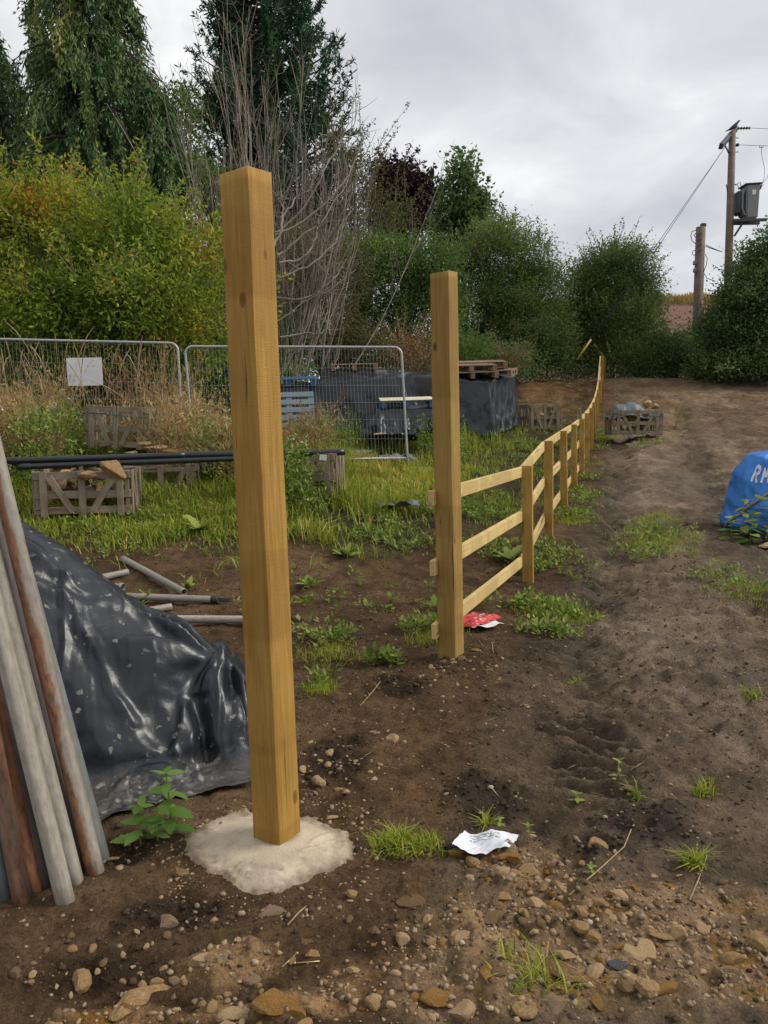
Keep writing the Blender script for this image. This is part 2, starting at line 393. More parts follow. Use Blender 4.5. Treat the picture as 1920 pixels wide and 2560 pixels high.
def mat_tarp(name, base=(.016, .019, .024), dirt=(.30, .285, .26), amt=.62, rough=.36, splat=True):
    m = N(name, rough, .5); v = m.vec('Object', (1, 1, 1), True)
    n1 = m.noise(v, 9, 6, .65, .4); n2 = m.noise(v, 2.2, 3); n3 = m.noise(v, 55, 4, .7)
    k = m.math('MULTIPLY', m.math('ADD', m.math('MULTIPLY', n1, .55), m.math('MULTIPLY', n2, .50)), 1.0)
    k1 = m.ramp(k, [(amt, (0, 0, 0)), (amt + .04, (1, 1, 1))])
    k1 = m.math('MULTIPLY', k1, m.ramp(n3, [(.40, (.15, .15, .15)), (.58, (1, 1, 1))]))
    dust = m.ramp(n2, [(.40, (.0, .0, .0)), (.75, (.10, .10, .10))])
    c = m.mix(dust, base, (.10, .105, .11))
    if splat:
        vo = m.n('ShaderNodeTexVoronoi'); vo.inputs['Scale'].default_value = 25; vo.inputs['Randomness'].default_value = 1
        wv = m.n('ShaderNodeVectorMath', operation='ADD'); nv = m.n('ShaderNodeTexNoise'); nv.inputs['Scale'].default_value = 30
        m.l(v, nv.inputs['Vector']); sc_ = m.n('ShaderNodeVectorMath', operation='SCALE'); sc_.inputs[3].default_value = .05
        m.l(nv.outputs['Color'], sc_.inputs[0]); m.l(v, wv.inputs[0]); m.l(sc_.outputs[0], wv.inputs[1]); m.l(wv.outputs[0], vo.inputs['Vector'])
        sg = m.n('ShaderNodeSeparateColor'); m.l(vo.outputs['Color'], sg.inputs[0])
        sp = m.ramp(m.math('SUBTRACT', m.math('ADD', vo.outputs['Distance'], .3), m.math('MULTIPLY', m.math('POWER', sg.outputs[1], 3.0), .42)), [(.26, (1, 1, 1)), (.33, (0, 0, 0))])
        sel = m.ramp(vo.outputs['Color'], [(.44, (0, 0, 0)), (.47, (1, 1, 1))])
        sp = m.math('MULTIPLY', m.math('MULTIPLY', sp, m.math('MULTIPLY', sel, m.ramp(n2, [(.40, (0, 0, 0)), (.50, (1, 1, 1))]))), m.ramp(n3, [(.35, (.2, .2, .2)), (.55, (1, 1, 1))]))
        k1 = m.math('MAXIMUM', k1, sp)
    if splat:   # mud rubbed on to the hem where the sheet lies on the soil
        sz = m.n('ShaderNodeSeparateXYZ'); m.l(m.tc.outputs['Object'], sz.inputs[0])
        hem = m.ramp(m.math('ADD', sz.outputs[2], m.math('MULTIPLY', m.math('SUBTRACT', n1, .5), .16)), [(.025, (.75, .75, .75)), (.075, (0, 0, 0))])
        c = m.mix(m.math('MULTIPLY', hem, m.ramp(n3, [(.35, (.3, .3, .3)), (.6, (1, 1, 1))])), c, (.10, .085, .068))
    c = m.mix(m.math('MULTIPLY', k1, .75), c, dirt); m.col(c)
    rr = m.n('ShaderNodeMapRange'); m.l(k1, rr.inputs[0]); rr.inputs[3].default_value = rough; rr.inputs[4].default_value = .85
    m.l(rr.outputs[0], m.b.inputs['Roughness'])
    m.bump(m.noise(v, 14 if splat else 5, 4, .5, 1.6),   .16 if splat else .25, .014 if splat else .04); return m.m
M['tarp'] = mat_tarp('black_plastic_sheet', (.010, .013, .019), (.27, .255, .225), .625, .34)
M['tarp_far'] = mat_tarp('black_stack_sheet', (.017, .022, .029), (.2, .2, .2), .72, .33, False)
M['tarp_grey'] = mat_tarp('grey_faded_sheet', (.10, .115, .13), (.26, .25, .24), .60, .55, False)

def mat_pole(name, galv, rust, lo, hi, dirn=None):
    m = N(name, .62, .4); v = m.vec('Object', (1, 1, .35), True)
    n = m.noise(v, 14, 7, .68); n2 = m.noise(v, 60, 4, .65); f = m.math('ADD', m.math('MULTIPLY', n, .75), m.math('MULTIPLY', n2, .25))
    if dirn is not None:
        sp = m.n('ShaderNodeSeparateXYZ'); m.l(m.tc.outputs['Object'], sp.inputs[0])
        f = m.math('ADD', f, m.math('MULTIPLY', sp.outputs[0], dirn))
    k = m.ramp(f, [(lo, (0, 0, 0)), (hi, (1, 1, 1))])
    stk = m.noise(m.vec('Object', (1, 1, .03), True), 45, 4, .6)
    g = m.ramp(n2, [(.3, tuple(x * .75 for x in galv)), (.7, tuple(x * 1.2 for x in galv))])
    r_ = m.ramp(n2, [(.32, tuple(x * .45 for x in rust)), (.68, tuple(x * 1.35 for x in rust)), (.5, rust)])
    m.col(m.mix(m.ramp(stk, [(.33, (.30, .30, .30)), (.50, (0, 0, 0))]), m.mix(k, g, r_), tuple(x * .42 for x in rust))); m.bump(n2, .4, .004); m.b.inputs['Metallic'].default_value = .15
    return m.m
GALV = (.36, .335, .28)
M['pole_grey'] = mat_pole('galvanised_pole', GALV, (.24, .17, .11), .58, .72)
M['pole_green'] = mat_pole('greenish_galvanised_pole', (.23, .25, .225), (.22, .20, .16), .60, .75)
M['pole_rust'] = mat_pole('half_rusted_pole', (.37, .33, .28), (.27, .135, .075), .37, .45, 7.0)
M['pole_brown'] = mat_pole('brown_rusted_pole', (.24, .20, .16), (.19, .10, .06), .36, .5)
M['pole_dark'] = mat_pole('dark_pole', (.10, .09, .09), (.13, .08, .06), .5, .7)
M['pole_redrust'] = mat_pole('red_rusted_pole', (.20, .09, .05), (.26, .11, .05), .3, .6)
M['pole_bluegrey'] = mat_pole('blue_grey_pole', (.105, .125, .13), (.15, .14, .12), .6, .75)
M['pole_lying'] = mat_pole('dull_lying_pole', (.27, .25, .215), (.20, .15, .11), .55, .75)
M['dark_metal'] = mat_plain('dark_steel', (.03, .026, .024), .6, .4)

def mat_leaf(name, stops, trans=.42, rough=.55):
    m = N(name, max(rough, .65), .12); c = m.ramp(m.attr('tint'), stops); m.col(c)
    tr = m.n('ShaderNodeBsdfTranslucent'); m.l(c, tr.inputs[0]); mx_ = m.n('ShaderNodeMixShader'); mx_.inputs[0].default_value = trans
    o = m.t.nodes['Material Output']; m.l(m.b.outputs[0], mx_.inputs[1]); m.l(tr.outputs[0], mx_.inputs[2]); m.l(mx_.outputs[0], o.inputs[0])
    return m.m
M['lf_yellow'] = mat_leaf('yellow_green_foliage', [(0, (0.0799, 0.1403, 0.0221)), (1, (0.6402, 0.2804, 0.0556)), (0.35, (0.2161, 0.3054, 0.0408)), (0.72, (0.384, 0.4125, 0.0556)), (0.9, (0.4641, 0.4125, 0.0648))])
M['lf_conifer'] = mat_leaf('conifer_foliage', [(0, (0.0383, 0.0777, 0.0348)), (1, (0.2871, 0.2589, 0.061)), (0.4, (0.0862, 0.1489, 0.0592)), (0.8, (0.1531, 0.2185, 0.0696))], .12)
M['lf_pine'] = mat_leaf('pine_foliage', [(0, (0.0225, 0.06, 0.0375)), (1, (0.1031, 0.1688, 0.0844)), (0.5, (0.0488, 0.1087, 0.06))], .08)
M['lf_hedge'] = mat_leaf('hedge_foliage', [(0, (0.0498, 0.0868, 0.026)), (1, (0.2375, 0.3034, 0.0781)), (0.5, (0.1132, 0.1908, 0.0477))])
M['lf_haw'] = mat_leaf('hawthorn_foliage', [(0, (0.0567, 0.0983, 0.0302)), (1, (0.2835, 0.3024, 0.0945)), (0.5, (0.1323, 0.2041, 0.0605))])
M['lf_elder'] = mat_leaf('broad_dark_foliage', [(0, (0.0586, 0.1005, 0.0361)), (1, (0.2721, 0.3349, 0.1301)), (0.5, (0.1256, 0.2009, 0.0721))])
M['lf_light'] = mat_leaf('light_green_foliage', [(0, (0.072, 0.132, 0.03)), (1, (0.204, 0.288, 0.072)), (0.5, (0.132, 0.21, 0.048))])
M['lf_purple'] = mat_leaf('purple_foliage', [(0, (0.026, 0.013, 0.0182)), (1, (0.0845, 0.039, 0.0468)), (0.5, (0.0468, 0.0221, 0.0286))], .15)
M['lf_olive'] = mat_leaf('olive_twiggy_foliage', [(0, (0.078, 0.0858, 0.0343)), (1, (0.2652, 0.2262, 0.1092)), (0.5, (0.1404, 0.1404, 0.0562))])
M['lf_dry'] = mat_leaf('dry_weed', [(0, (.19, .10, .055)), (1, (.50, .42, .17)), (.45, (.34, .21, .105)), (.75, (.44, .33, .15))], .25, .8)
M['lf_straw'] = mat_leaf('straw', [(0, (.22, .145, .075)), (1, (.46, .36, .21)), (.5, (.33, .235, .125))], .15, .8)
M['lf_grass'] = mat_leaf('grass_blades', [(0, (0.1419, 0.1966, 0.0273)), (1, (0.7679, 0.4982, 0.1973)), (0.45, (0.292, 0.354, 0.0425)), (0.78, (0.4341, 0.4195, 0.0682)), (0.88, (0.6009, 0.4457, 0.1291))], .3)
M['lf_weed'] = mat_leaf('low_weed_leaves', [(0, (0.0988, 0.157, 0.032)), (1, (0.365, 0.3895, 0.0945)), (0.5, (0.2053, 0.2701, 0.0524))], .28)
M['lf_nettle'] = mat_leaf('nettle_leaves', [(0, (.10, .19, .035)), (1, (.22, .36, .08))], .3, .5)
M['lf_flower'] = mat_leaf('white_flower_heads', [(0, (.50, .48, .40)), (1, (.70, .68, .58))], .2)
M['lf_crop'] = mat_leaf('golden_dry_grass', [(0, (.30, .20, .06)), (1, (.46, .36, .12))], .2, .8)
M['bark'] = mat_plain('bark', (.085, .070, .055), .95, .1, .4, 9, 0, .6)
M['bark_dead'] = mat_plain('bleached_dead_bark', (.29, .255, .21), .9, .15, .55, 1.3, 0, .3)
M['bark_pale'] = mat_plain('pale_bare_branch', (.40, .35, .29), .85, .15, .3, 2, 0, .3)
M['twig'] = mat_plain('grey_brown_twigs', (.19, .165, .13), .9, .1, .4, 3, 0, .2)
M['utility'] = mat_wood('utility_pole_timber', (.12, .09, .065), (.20, .155, .115), (.27, .22, .17), (.08, .06, .04), .4)
M['wire'] = mat_plain('dark_cable', (.035, .035, .037), .5, .4, .1, 5, 0, 0)
M['tank'] = mat_pole('weathered_grey_tank', (.24, .25, .26), (.19, .14, .11), .55, .75)
M['steel_dark'] = mat_plain('dark_grey_steel', (.055, .058, .065), .55, .4, .3, 5)
M['yellow_guard'] = mat_plain('yellow_plastic_guard', (.55, .40, .03), .5, .4, .1)
M['porcelain'] = mat_plain('brown_insulator', (.045, .032, .028), .3, .5, .1)
M['bird'] = mat_plain('dark_feathers', (.05, .05, .055), .8, .2, .3, 30)
M['strap'] = mat_plain('green_strap', (.03, .13, .09), .5, .4, .1)
M['rope'] = mat_plain('tan_rope', (.33, .25, .15), .9, .1, .35, 70, 0, .6)
M['screw'] = mat_plain('brass_screw', (.50, .36, .16), .4, .5, .1, 20, .7)
mg = N('green_bottle_glass', .08, .5); mg.col((.30, .42, .30)); mg.b.inputs['Transmission Weight'].default_value = .85; M['glass'] = mg.m
M['print'] = mat_painted('worn_white_print', (.62, .64, .68), (.03, .14, .45), .27)

# ------------------------------------------------------------------ ground sheet
def build_ground():
    a_f = np.radians(np.arange(-38, 38.01, .235)); a_b = np.radians(np.arange(43, 318, 5.0))
    ang = np.concatenate([a_f, a_b]); na = len(ang)
    r1 = np.geomspace(.5, 12, 520); r2 = np.geomspace(12.08, 34, 150)[0:]; r3 = np.geomspace(34.8, 700, 60)
    rr = np.concatenate([[.02], r1, r2, r3]); nr = len(rr)
    A, Rr = np.meshgrid(ang, rr); X = Rr * np.sin(A); Y = Rr * np.cos(A)
    Z = gfull(X.ravel(), Y.ravel()).reshape(X.shape)
    V = np.stack([X, Y, Z], -1).reshape(-1, 3); F = grid_faces(nr, na, 0, True)[:, ::-1]
    x = X.ravel(); y = Y.ravel(); u, nz, rub, drk, g = masks(x, y)
    c1 = np.array([.215, .150, .096]); c0 = np.array([.120, .083, .055]); t = sstep(-.5, .5, fbm(x * .7, y * .7, 60, 5))[:, None]
    C = c0 * (1 - t) + c1 * t
    trk = (sstep(.1, .8, u) * .6)[:, None]; C = C * (1 - trk) + np.array([.255, .188, .132]) * trk
    # drier paler patches on the track
    pal = (sstep(.05, .55, fbm(x * 1.7 + 3, y * .9, 61, 4)) * sstep(.2, .9, u) * .85)[:, None]
    C = C * (1 - pal) + np.array([.400, .305, .225]) * pal
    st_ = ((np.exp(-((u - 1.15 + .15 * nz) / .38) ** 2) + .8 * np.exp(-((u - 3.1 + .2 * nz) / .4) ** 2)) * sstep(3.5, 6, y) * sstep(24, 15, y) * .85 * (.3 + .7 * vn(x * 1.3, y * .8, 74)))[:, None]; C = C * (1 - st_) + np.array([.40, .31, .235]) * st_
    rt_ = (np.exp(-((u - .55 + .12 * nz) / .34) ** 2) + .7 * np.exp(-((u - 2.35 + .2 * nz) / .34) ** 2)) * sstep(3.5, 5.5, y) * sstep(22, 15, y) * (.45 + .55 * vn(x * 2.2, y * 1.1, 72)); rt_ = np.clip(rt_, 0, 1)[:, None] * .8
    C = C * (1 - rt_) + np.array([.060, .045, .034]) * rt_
    pal2 = (sstep(.1, .6, fbm(x * 1.2, y * 2.0, 62, 4)) * sstep(.2, -1, u) * sstep(7.5, 5.5, y) * .5)[:, None]
    C = C * (1 - pal2) + np.array([.27, .20, .135]) * pal2
    C = C * (1 - .72 * drk[:, None]) + np.array([.045, .032, .023]) * .72 * drk[:, None]
    C = C * (1 - .92 * rub[:, None]) + np.array([.50, .345, .20]) * .92 * rub[:, None]
    sp = sstep(.3, .7, rub + .5 * fbm(x * 3, y * 3, 66, 3))[:, None] * sstep(.25, .5, fbm(x * 6, y * 6, 67, 2))[:, None] * rub[:, None]
    C = C * (1 - sp) + np.array([.48, .29, .10]) * sp
    gg = (g * .75)[:, None]; C = C * (1 - gg) + np.array([.055, .062, .022]) * gg
    stw = (sstep(19.0, 23, y + 2 * nz) * sstep(31, 29, y) * (.35 + .5 * sstep(0, -1.5, u)) * sstep(-.35, .35, fbm(x * 2.2, y * 1.4, 68, 4)))[:, None]
    C = C * (1 - stw) + np.array([.27, .175, .095]) * stw
    far = sstep(32, 40, y)[:, None]; C = C * (1 - far) + np.array([.10, .11, .04]) * far
    wet = np.clip(sstep(.25, .6, u) * sstep(5, 3.5, u) * (.45 + .55 * sstep(-.2, .5, fbm(x * 1.1, y * 1.1, 70, 3))) * (1 - pal[:, 0] * .3) * sstep(26, 12, y), 0, 1)
    C = C * np.where(g[:, None] > .4, np.array([1., 1., 1.]), np.where(u[:, None] > .3, np.array([1.02, .985, .92]), np.array([1.10, .985, .84])))
    m = N('muddy_soil', .95, .25); v = m.vec('Object')
    n1 = m.noise(v, 9, 8, .68); n2 = m.noise(v, 70, 6, .7); n3 = m.noise(v, 230, 3, .7)
    c = m.attr('gcol', 'Color')
    c = m.mix(m.ramp(n1, [(.32, (.85, .85, .85)), (.58, (0, 0, 0))]), c, m.mix(1.0, c, (.42, .39, .36), 'MULTIPLY'))
    nb = m.noise(v, 2.6, 6, .62, .6); c = m.mix(m.ramp(nb, [(.36, (.8, .8, .8)), (.55, (0, 0, 0))]), c, m.mix(1.0, c, (.55, .52, .49), 'MULTIPLY'))
    c = m.mix(m.ramp(nb, [(.55, (0, 0, 0)), (.70, (.6, .6, .6))]), c, m.mix(1.0, c, (1.45, 1.40, 1.34), 'MULTIPLY'))
    c = m.mix(m.ramp(n2, [(.36, (.8, .8, .8)), (.58, (0, 0, 0))]), c, m.mix(1.0, c, (.42, .40, .38), 'MULTIPLY'))
    c = m.mix(m.ramp(n3, [(.60, (0, 0, 0)), (.74, (.55, .55, .55))]), c, m.mix(1.0, c, (2.3, 2.15, 1.95), 'MULTIPLY'))
    vo = m.n('ShaderNodeTexVoronoi'); vo.inputs['Scale'].default_value = 42; m.l(v, vo.inputs['Vector'])
    peb = m.math('MULTIPLY', m.ramp(vo.outputs['Distance'], [(.12, (1, 1, 1)), (.22, (0, 0, 0))]), m.ramp(vo.outputs['Color'], [(.70, (0, 0, 0)), (.74, (1, 1, 1))]))
    c = m.mix(m.math('MULTIPLY', peb, .55), c, (.20, .165, .125)); m.col(c)
    wt = m.attr('wet'); rg = m.n('ShaderNodeMapRange'); m.l(wt, rg.inputs[0]); rg.inputs[3].default_value = .95; rg.inputs[4].default_value = .60
    rg2 = m.math('ADD', rg.outputs[0], m.math('MULTIPLY', m.math('SUBTRACT', n1, .5), .35)); m.l(rg2, m.b.inputs['Roughness'])
    sp_ = m.n('ShaderNodeMapRange'); m.l(wt, sp_.inputs[0]); sp_.inputs[3].default_value = .12; sp_.inputs[4].default_value = .38; m.l(sp_.outputs[0], m.b.inputs['Specular IOR Level'])
    hgt = m.math('ADD', m.math('ADD', m.math('MULTIPLY', n1, .9), m.math('MULTIPLY', n2, .8)), m.math('ADD', m.math('MULTIPLY', n3, .2), m.math('MULTIPLY', peb, .3)))
    m.bump(hgt, 1.0, .045)
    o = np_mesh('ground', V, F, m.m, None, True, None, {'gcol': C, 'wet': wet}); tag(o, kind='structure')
build_ground()

# distant rising field seen through the gap in the hedge
def build_hill():
    xs = np.linspace(-10, 75, 120); ys = np.linspace(52, 130, 50); X, Y = np.meshgrid(xs, ys)
    H = 8.6 * sstep(52, 62, Y) * sstep(-8, 14, X) + 1.6 + .35 * fbm(X * .3, Y * .3, 80, 3)
    m = N('bare_pinkish_field', .95, .1); v = m.vec('Object'); n = m.noise(v, .8, 6); n2 = m.noise(v, 4, 5, .65)
    m.col(m.mix(m.math('MULTIPLY', n2, .7), m.ramp(n, [(.3, (.20, .115, .085)), (.7, (.27, .17, .125))]), (.15, .10, .075))); m.bump(n2, .5, .15)
    o = np_mesh('hill_field', np.stack([X, Y, H], -1).reshape(-1, 3), grid_faces(50, 120)[:, ::-1], m.m, None, True); tag(o, kind='structure')
    n = 14000; x = rng.uniform(8, 60, n); y = rng.uniform(60.5, 64, n)
    z = 8.6 * sstep(52, 62, y) * sstep(-8, 14, x) + 1.6 + .35 * fbm(x * .3, y * .3, 80, 3) - .05
    A = unit(np.stack([rng.normal(0, .25, n), rng.normal(0, .25, n), np.ones(n)], -1)); S = unit(np.cross(A, rng.normal(size=(n, 3))))
    V, F = leaf_quads(np.stack([x, y, z], -1), A, S, rng.uniform(.35, .8, n), rng.uniform(.05, .12, n))
    o = np_mesh('dry_grass', V, F, M['lf_crop'], None, False, rng.uniform(0, 1, n)); tag(o, 'golden dry grass along the top of the bare field beyond the hedge', 'dry grass', kind='stuff')
build_hill()

# ------------------------------------------------------------------ gate posts and footing
def gate_post(name, L, Mid, Rr, top_h, side, mat, zb, label, sink=.12, skew=.0):
    m0 = atZ(*Mid, zb); l0 = atZ(*L, zb); r0 = atZ(*Rr, zb)
    a1 = math.atan2(*(r0 - m0)[[1, 0]]); a2 = math.atan2(*(l0 - m0)[[1, 0]]) - math.pi / 2
    ang = (a1 + a2) / 2
    e1 = np.array([math.cos(ang), math.sin(ang), 0]); e2 = np.array([-math.sin(ang), math.cos(ang), 0])
    c = m0 + (e1 + e2) * side / 2
    nz = 60; H = top_h + sink; V = []
    cor = [(-1, -1), (1, -1), (1, 1), (-1, 1)]; ch = .035
    prof = []
    for (a, b) in cor:
        prof += [(a - ch * (a if a * b < 0 else 0), b - ch * (b if a * b > 0 else 0)), (a - ch * (a if a * b > 0 else 0), b - ch * (b if a * b < 0 else 0))]
    # subdivide the sides so the sawn faces can be slightly uneven
    ring = []
    for i in range(8):
        p, q = np.array(prof[i]), np.array(prof[(i + 1) % 8])
        k = 5 if np.linalg.norm(q - p) > .5 else 1
        for j in range(k): ring.append(p + (q - p) * j / k)
    ring = np.array(ring) * side / 2; nr = len(ring); zz = np.linspace(0, H, nz)
    for z in zz:
        wob = .0016 * np.array([math.sin(z * 5 + 1), math.cos(z * 4)])
        tw = ring * (1 + .006 * math.sin(z * 3 + 2))
        jit = (vn(np.arange(nr) * 3.3, np.full(nr, z * 24), 90)[:, None] - .5) * .0022
        for q, jj in zip(tw, jit): V.append((q[0] + wob[0] + jj[0], q[1] + wob[1] + jj[0], z - sink))
    V = np.array(V); F = [grid_faces(nz, nr, 0, True)[:, ::-1]]
    top = np.arange(nr)[None] + (nz - 1) * nr
    V[(nz - 1) * nr:, 2] += ring @ np.array([.06, -.05])
    o = np_mesh(name, V, [F[0], top], mat); o.location = (c[0], c[1], zb); o.rotation_euler = (0, 0, ang)
    tag(o, label, 'gate post'); return o, c, ang
p1, P1C, P1A = gate_post('gate_post', (639, 2095), (699.6, 2121.5), (745, 2079), 2.42, .127, M['post'], .035,
    'tall square treated timber gate post set in a pale concrete collar')
p2, P2C, P2A = gate_post('gate_post', (1095, 1660.6), (1138.7, 1666.7), (1153, 1658.8), 2.445, .125, M['post2'], .03,
    'tall square gate post at the near end of the rail fence')

def build_footing():
    nu, nv = 44, 220; th = np.linspace(0, 2 * np.pi, nv, endpoint=False)
    edge_px = [(452, 2128), (470, 2090), (540, 2048), (632, 2024), (745, 2045), (830, 2062), (885, 2100), (890, 2135), (860, 2165), (790, 2185), (740, 2215), (690, 2248), (640, 2250), (590, 2225), (555, 2190), (500, 2172), (465, 2150)]
    E = np.array([atZ(x, y, .0)[:2] for x, y in edge_px]); c = np.array([-.44, 2.74])
    an = np.arctan2(E[:, 1] - c[1], E[:, 0] - c[0]); rd = np.hypot(*(E - c).T); s = np.argsort(an)
    re = np.interp(th, np.concatenate([an[s] - 2 * np.pi, an[s], an[s] + 2 * np.pi]), np.tile(rd[s], 3))
    re = re * (1 + .05 * fbm(np.cos(th) * 4, np.sin(th) * 4, 91, 5, .65))
    k = np.linspace(0, 1, nu)[:, None]; X = c[0] + k * re * np.cos(th); Y = c[1] + k * re * np.sin(th)
    Z = .018 * (1 - sstep(.45, 1.0, k)) + .012 + .006 * fbm(X * 7, Y * 7, 92, 3) + .006 * sstep(.55, .95, k) * fbm(X * 22, Y * 22, 93, 3) - .018 * sstep(.90, 1, k) + .005 * sstep(.7, .95, k) * (vn(X * 45, Y * 45, 95) - .5)
    # trowelled curl on the left rim, scrape marks on the right lobe
    Z = Z + .010 * np.exp(-((k - .90) / .035) ** 2) * sstep(-.1, -.7, np.cos(th)) - .003 * np.exp(-((k - .80) / .03) ** 2) * sstep(-.1, -.7, np.cos(th))
    Z = Z + .010 * np.sin((X * .8 + Y) * 75) * sstep(.0, .12, X + .30) * sstep(.95, .7, k) * .5
    for (ax, ay, bx_, by_) in ((-.30, 2.72, -.22, 2.82), (-.34, 2.66, -.26, 2.70), (-.52, 2.60, -.40, 2.58), (-.62, 2.74, -.58, 2.84)):
        L_ = math.hypot(bx_ - ax, by_ - ay); t_ = ((X - ax) * (bx_ - ax) + (Y - ay) * (by_ - ay)) / L_; d_ = np.abs(-(X - ax) * (by_ - ay) + (Y - ay) * (bx_ - ax)) / L_
        Z = Z + (-.010 * np.exp(-(d_ / .010) ** 2) + .006 * np.exp(-((d_ - .022) / .010) ** 2)) * sstep(-.01, .01, t_) * sstep(L_ + .01, L_ - .01, t_)
    d = np.hypot(X - P1C[0], Y - P1C[1]); Z = Z + .012 * np.exp(-((d - .085) / .03) ** 2)
    g = gz(X.ravel(), Y.ravel()).reshape(X.shape); mi = micro(X.ravel(), Y.ravel()).reshape(X.shape); Z = Z * (1 - .75 * sstep(.6, 1, k)) + mi * sstep(.6, .95, k) + .003 * sstep(.6, .9, k) * (vn(X * 30, Y * 30, 96) - .35)
    m = N('fresh_concrete', .92, .15); v = m.vec('Object'); n = m.noise(v, 7, 5); n2 = m.noise(v, 60, 5, .7)
    col = m.ramp(n, [(.3, (.42, .345, .25)), (.7, (.54, .455, .345))])
    vo = m.n('ShaderNodeTexVoronoi'); vo.inputs['Scale'].default_value = 60; m.l(v, vo.inputs['Vector'])
    pit = m.math('MULTIPLY', m.ramp(vo.outputs['Distance'], [(.06, (1, 1, 1)), (.13, (0, 0, 0))]), m.ramp(vo.outputs['Color'], [(.72, (0, 0, 0)), (.75, (.8, .8, .8))]))
    col = m.mix(pit, col, (.10, .08, .06)); col = m.mix(m.ramp(n2, [(.38, (.3, .3, .3)), (.50, (0, 0, 0))]), col, (.32, .25, .18)); m.col(col)
    ek = m.math('ADD', m.attr('edge'), m.math('MULTIPLY', m.math('SUBTRACT', m.noise(v, 24, 5, .65), .5), .55))
    col = m.mix(m.ramp(ek, [(.70, (0, 0, 0)), (1.0, (.85, .85, .85))]), col, (.15, .108, .070)); m.col(col)
    m.bump(m.math('SUBTRACT', m.math('ADD', n2, n), pit), .45, .010)
    o = np_mesh('concrete_footing', np.stack([X, Y, Z + g], -1).reshape(-1, 3), grid_faces(nu, nv, 0, True), m.m, None, True, None, {'edge': (k + 0 * X).ravel()})
    tag(o, 'irregular pad of pale fresh concrete spread round the foot of a gate post', 'concrete')
build_footing()

# ------------------------------------------------------------------ post and rail fence
def build_fence():
    tops = [((1318, 1164), 7.32), ((1371, 1102), 9.1), ((1409, 1077), 11.0), ((1435, 1061), 12.94), ((1454, 1047), 14.72), ((1467, 1033), 16.5), ((1478, 1020), 18.35),
            ((1485, 1006), 20.2), ((1491, 993), 22.0), ((1496, 974), 23.8), ((1500, 950), 25.5), ((1505, 889), 27.3), ((1511, 893), 29.0), ((1515, 902), 30.7)]
    fe = empty('rail_fence', (1.37, 7.32, 0)); inv = Matrix.Translation((-1.37, -7.32, 0))
    tag(fe, 'new three rail timber fence climbing the slope beside the muddy track', 'fence')
    pts = []
    for (t, Y) in tops:
        p = atY(*t, Y); pts.append(p)
    dirv = unit(np.array(pts[4])[:2] - np.array(pts[0])[:2]); ang = math.atan2(dirv[1], dirv[0]); nrm = np.array([-dirv[1], dirv[0], 0])
    off = Vector((-1.37, -7.32, 0)); jr = random.Random(3)
    for i, p in enumerate(pts):
        gzv = min(float(gz(np.array([p[0]]), np.array([p[1]]))[0]), p[2] - .95)
        H = p[2] - gzv + .25
        o = box('post', (.075, .10, round(H, 2)), M['fpost'], Vector((p[0], p[1], p[2] - round(H, 2) / 2)) + off, (jr.uniform(-.008, .008), jr.uniform(-.01, .01), ang + math.pi / 2 * 0 + jr.uniform(-.05, .05)), fe, .004)
    # first bay starts on the far-left side of the second gate post
    st = np.array([P2C[0], P2C[1], 1.12]) + nrm * .085
    heights = [(0, 0), (-.42, -.43), (-.83, -.88)]
    A0 = [np.array([st[0], st[1], z]) - np.array([dirv[0], dirv[1], 0]) * .10 for z in (1.105, .665, .255)]
    for r in range(3):
        prev = A0[r]
        for i, p in enumerate(pts):
            drop = [.06, .48, .92][r]
            q = np.array([p[0], p[1], p[2] - drop]) + nrm * .058
            if i > 6: q[2] = p[2] - [.06, .40, .74][r]
            plank('rail', Vector(prev) + off, Vector(q) + off, .098, .036, nrm, M['rail'], fe, .003, .002, r * 20 + i, .004)
            prev = q
    return pts
FP = build_fence()

# two bottles standing on the fifth fence post
def bottle(loc, h, r, label):
    prof = [(0, 0), (r, 0), (r * 1.02, .02), (r, h * .55), (r * .8, h * .66), (r * .38, h * .76), (r * .34, h * .95), (r * .42, h * .955), (r * .42, h), (r * .3, h)]
    n = 14; th = np.arange(n) * 2 * np.pi / n
    V = np.array([[a * np.cos(t), a * np.sin(t), b] for a, b in prof for t in th])
    o = np_mesh('bottle', V, grid_faces(len(prof), n, 0, True)[:, ::-1], M['glass'], None, True); o.location = loc; tag(o, label, 'bottle', 'bottles left on the fence'); return o
fp5 = FP[4]
bottle((fp5[0] - .018, fp5[1] + .02, fp5[2] + .001), .21, .030, 'taller clear green glass bottle standing on a fence post top')
bottle((fp5[0] - .076, fp5[1] - .012, fp5[2] - .058), .19, .028, 'shorter glass bottle on the top rail beside a fence post')

# ------------------------------------------------------------------ leaning poles
def pole(base, top, rad, mat, label, group='metal poles leaning against the sheeted heap', wall=.004, sides=20, name='metal_pole'):
    a = np.asarray(base, float); b = np.asarray(top, float); L = float(np.linalg.norm(b - a)); nz = 24
    th = np.arange(sides) * 2 * np.pi / sides
    prof = [(rad - wall, .06), (rad - wall, 0), (rad, 0)] + [(rad, L * i / nz) for i in range(1, nz + 1)] + [(rad - wall, L), (rad - wall, L - .06)]
    V = np.array([[r_ * np.cos(t), r_ * np.sin(t), z] for r_, z in prof for t in th])
    o = np_mesh(name, V, [grid_faces(len(prof), sides, 0, True)[:, ::-1]], mat, None, True)
    z = Vector(b - a).normalized(); x = Vector((0, -1, 0)).cross(z).normalized(); y = z.cross(x)
    o.matrix_world = Matrix.Translation(a) @ Matrix((x, y, z)).transposed().to_4x4()
    tag(o, label, 'pole', group); return o
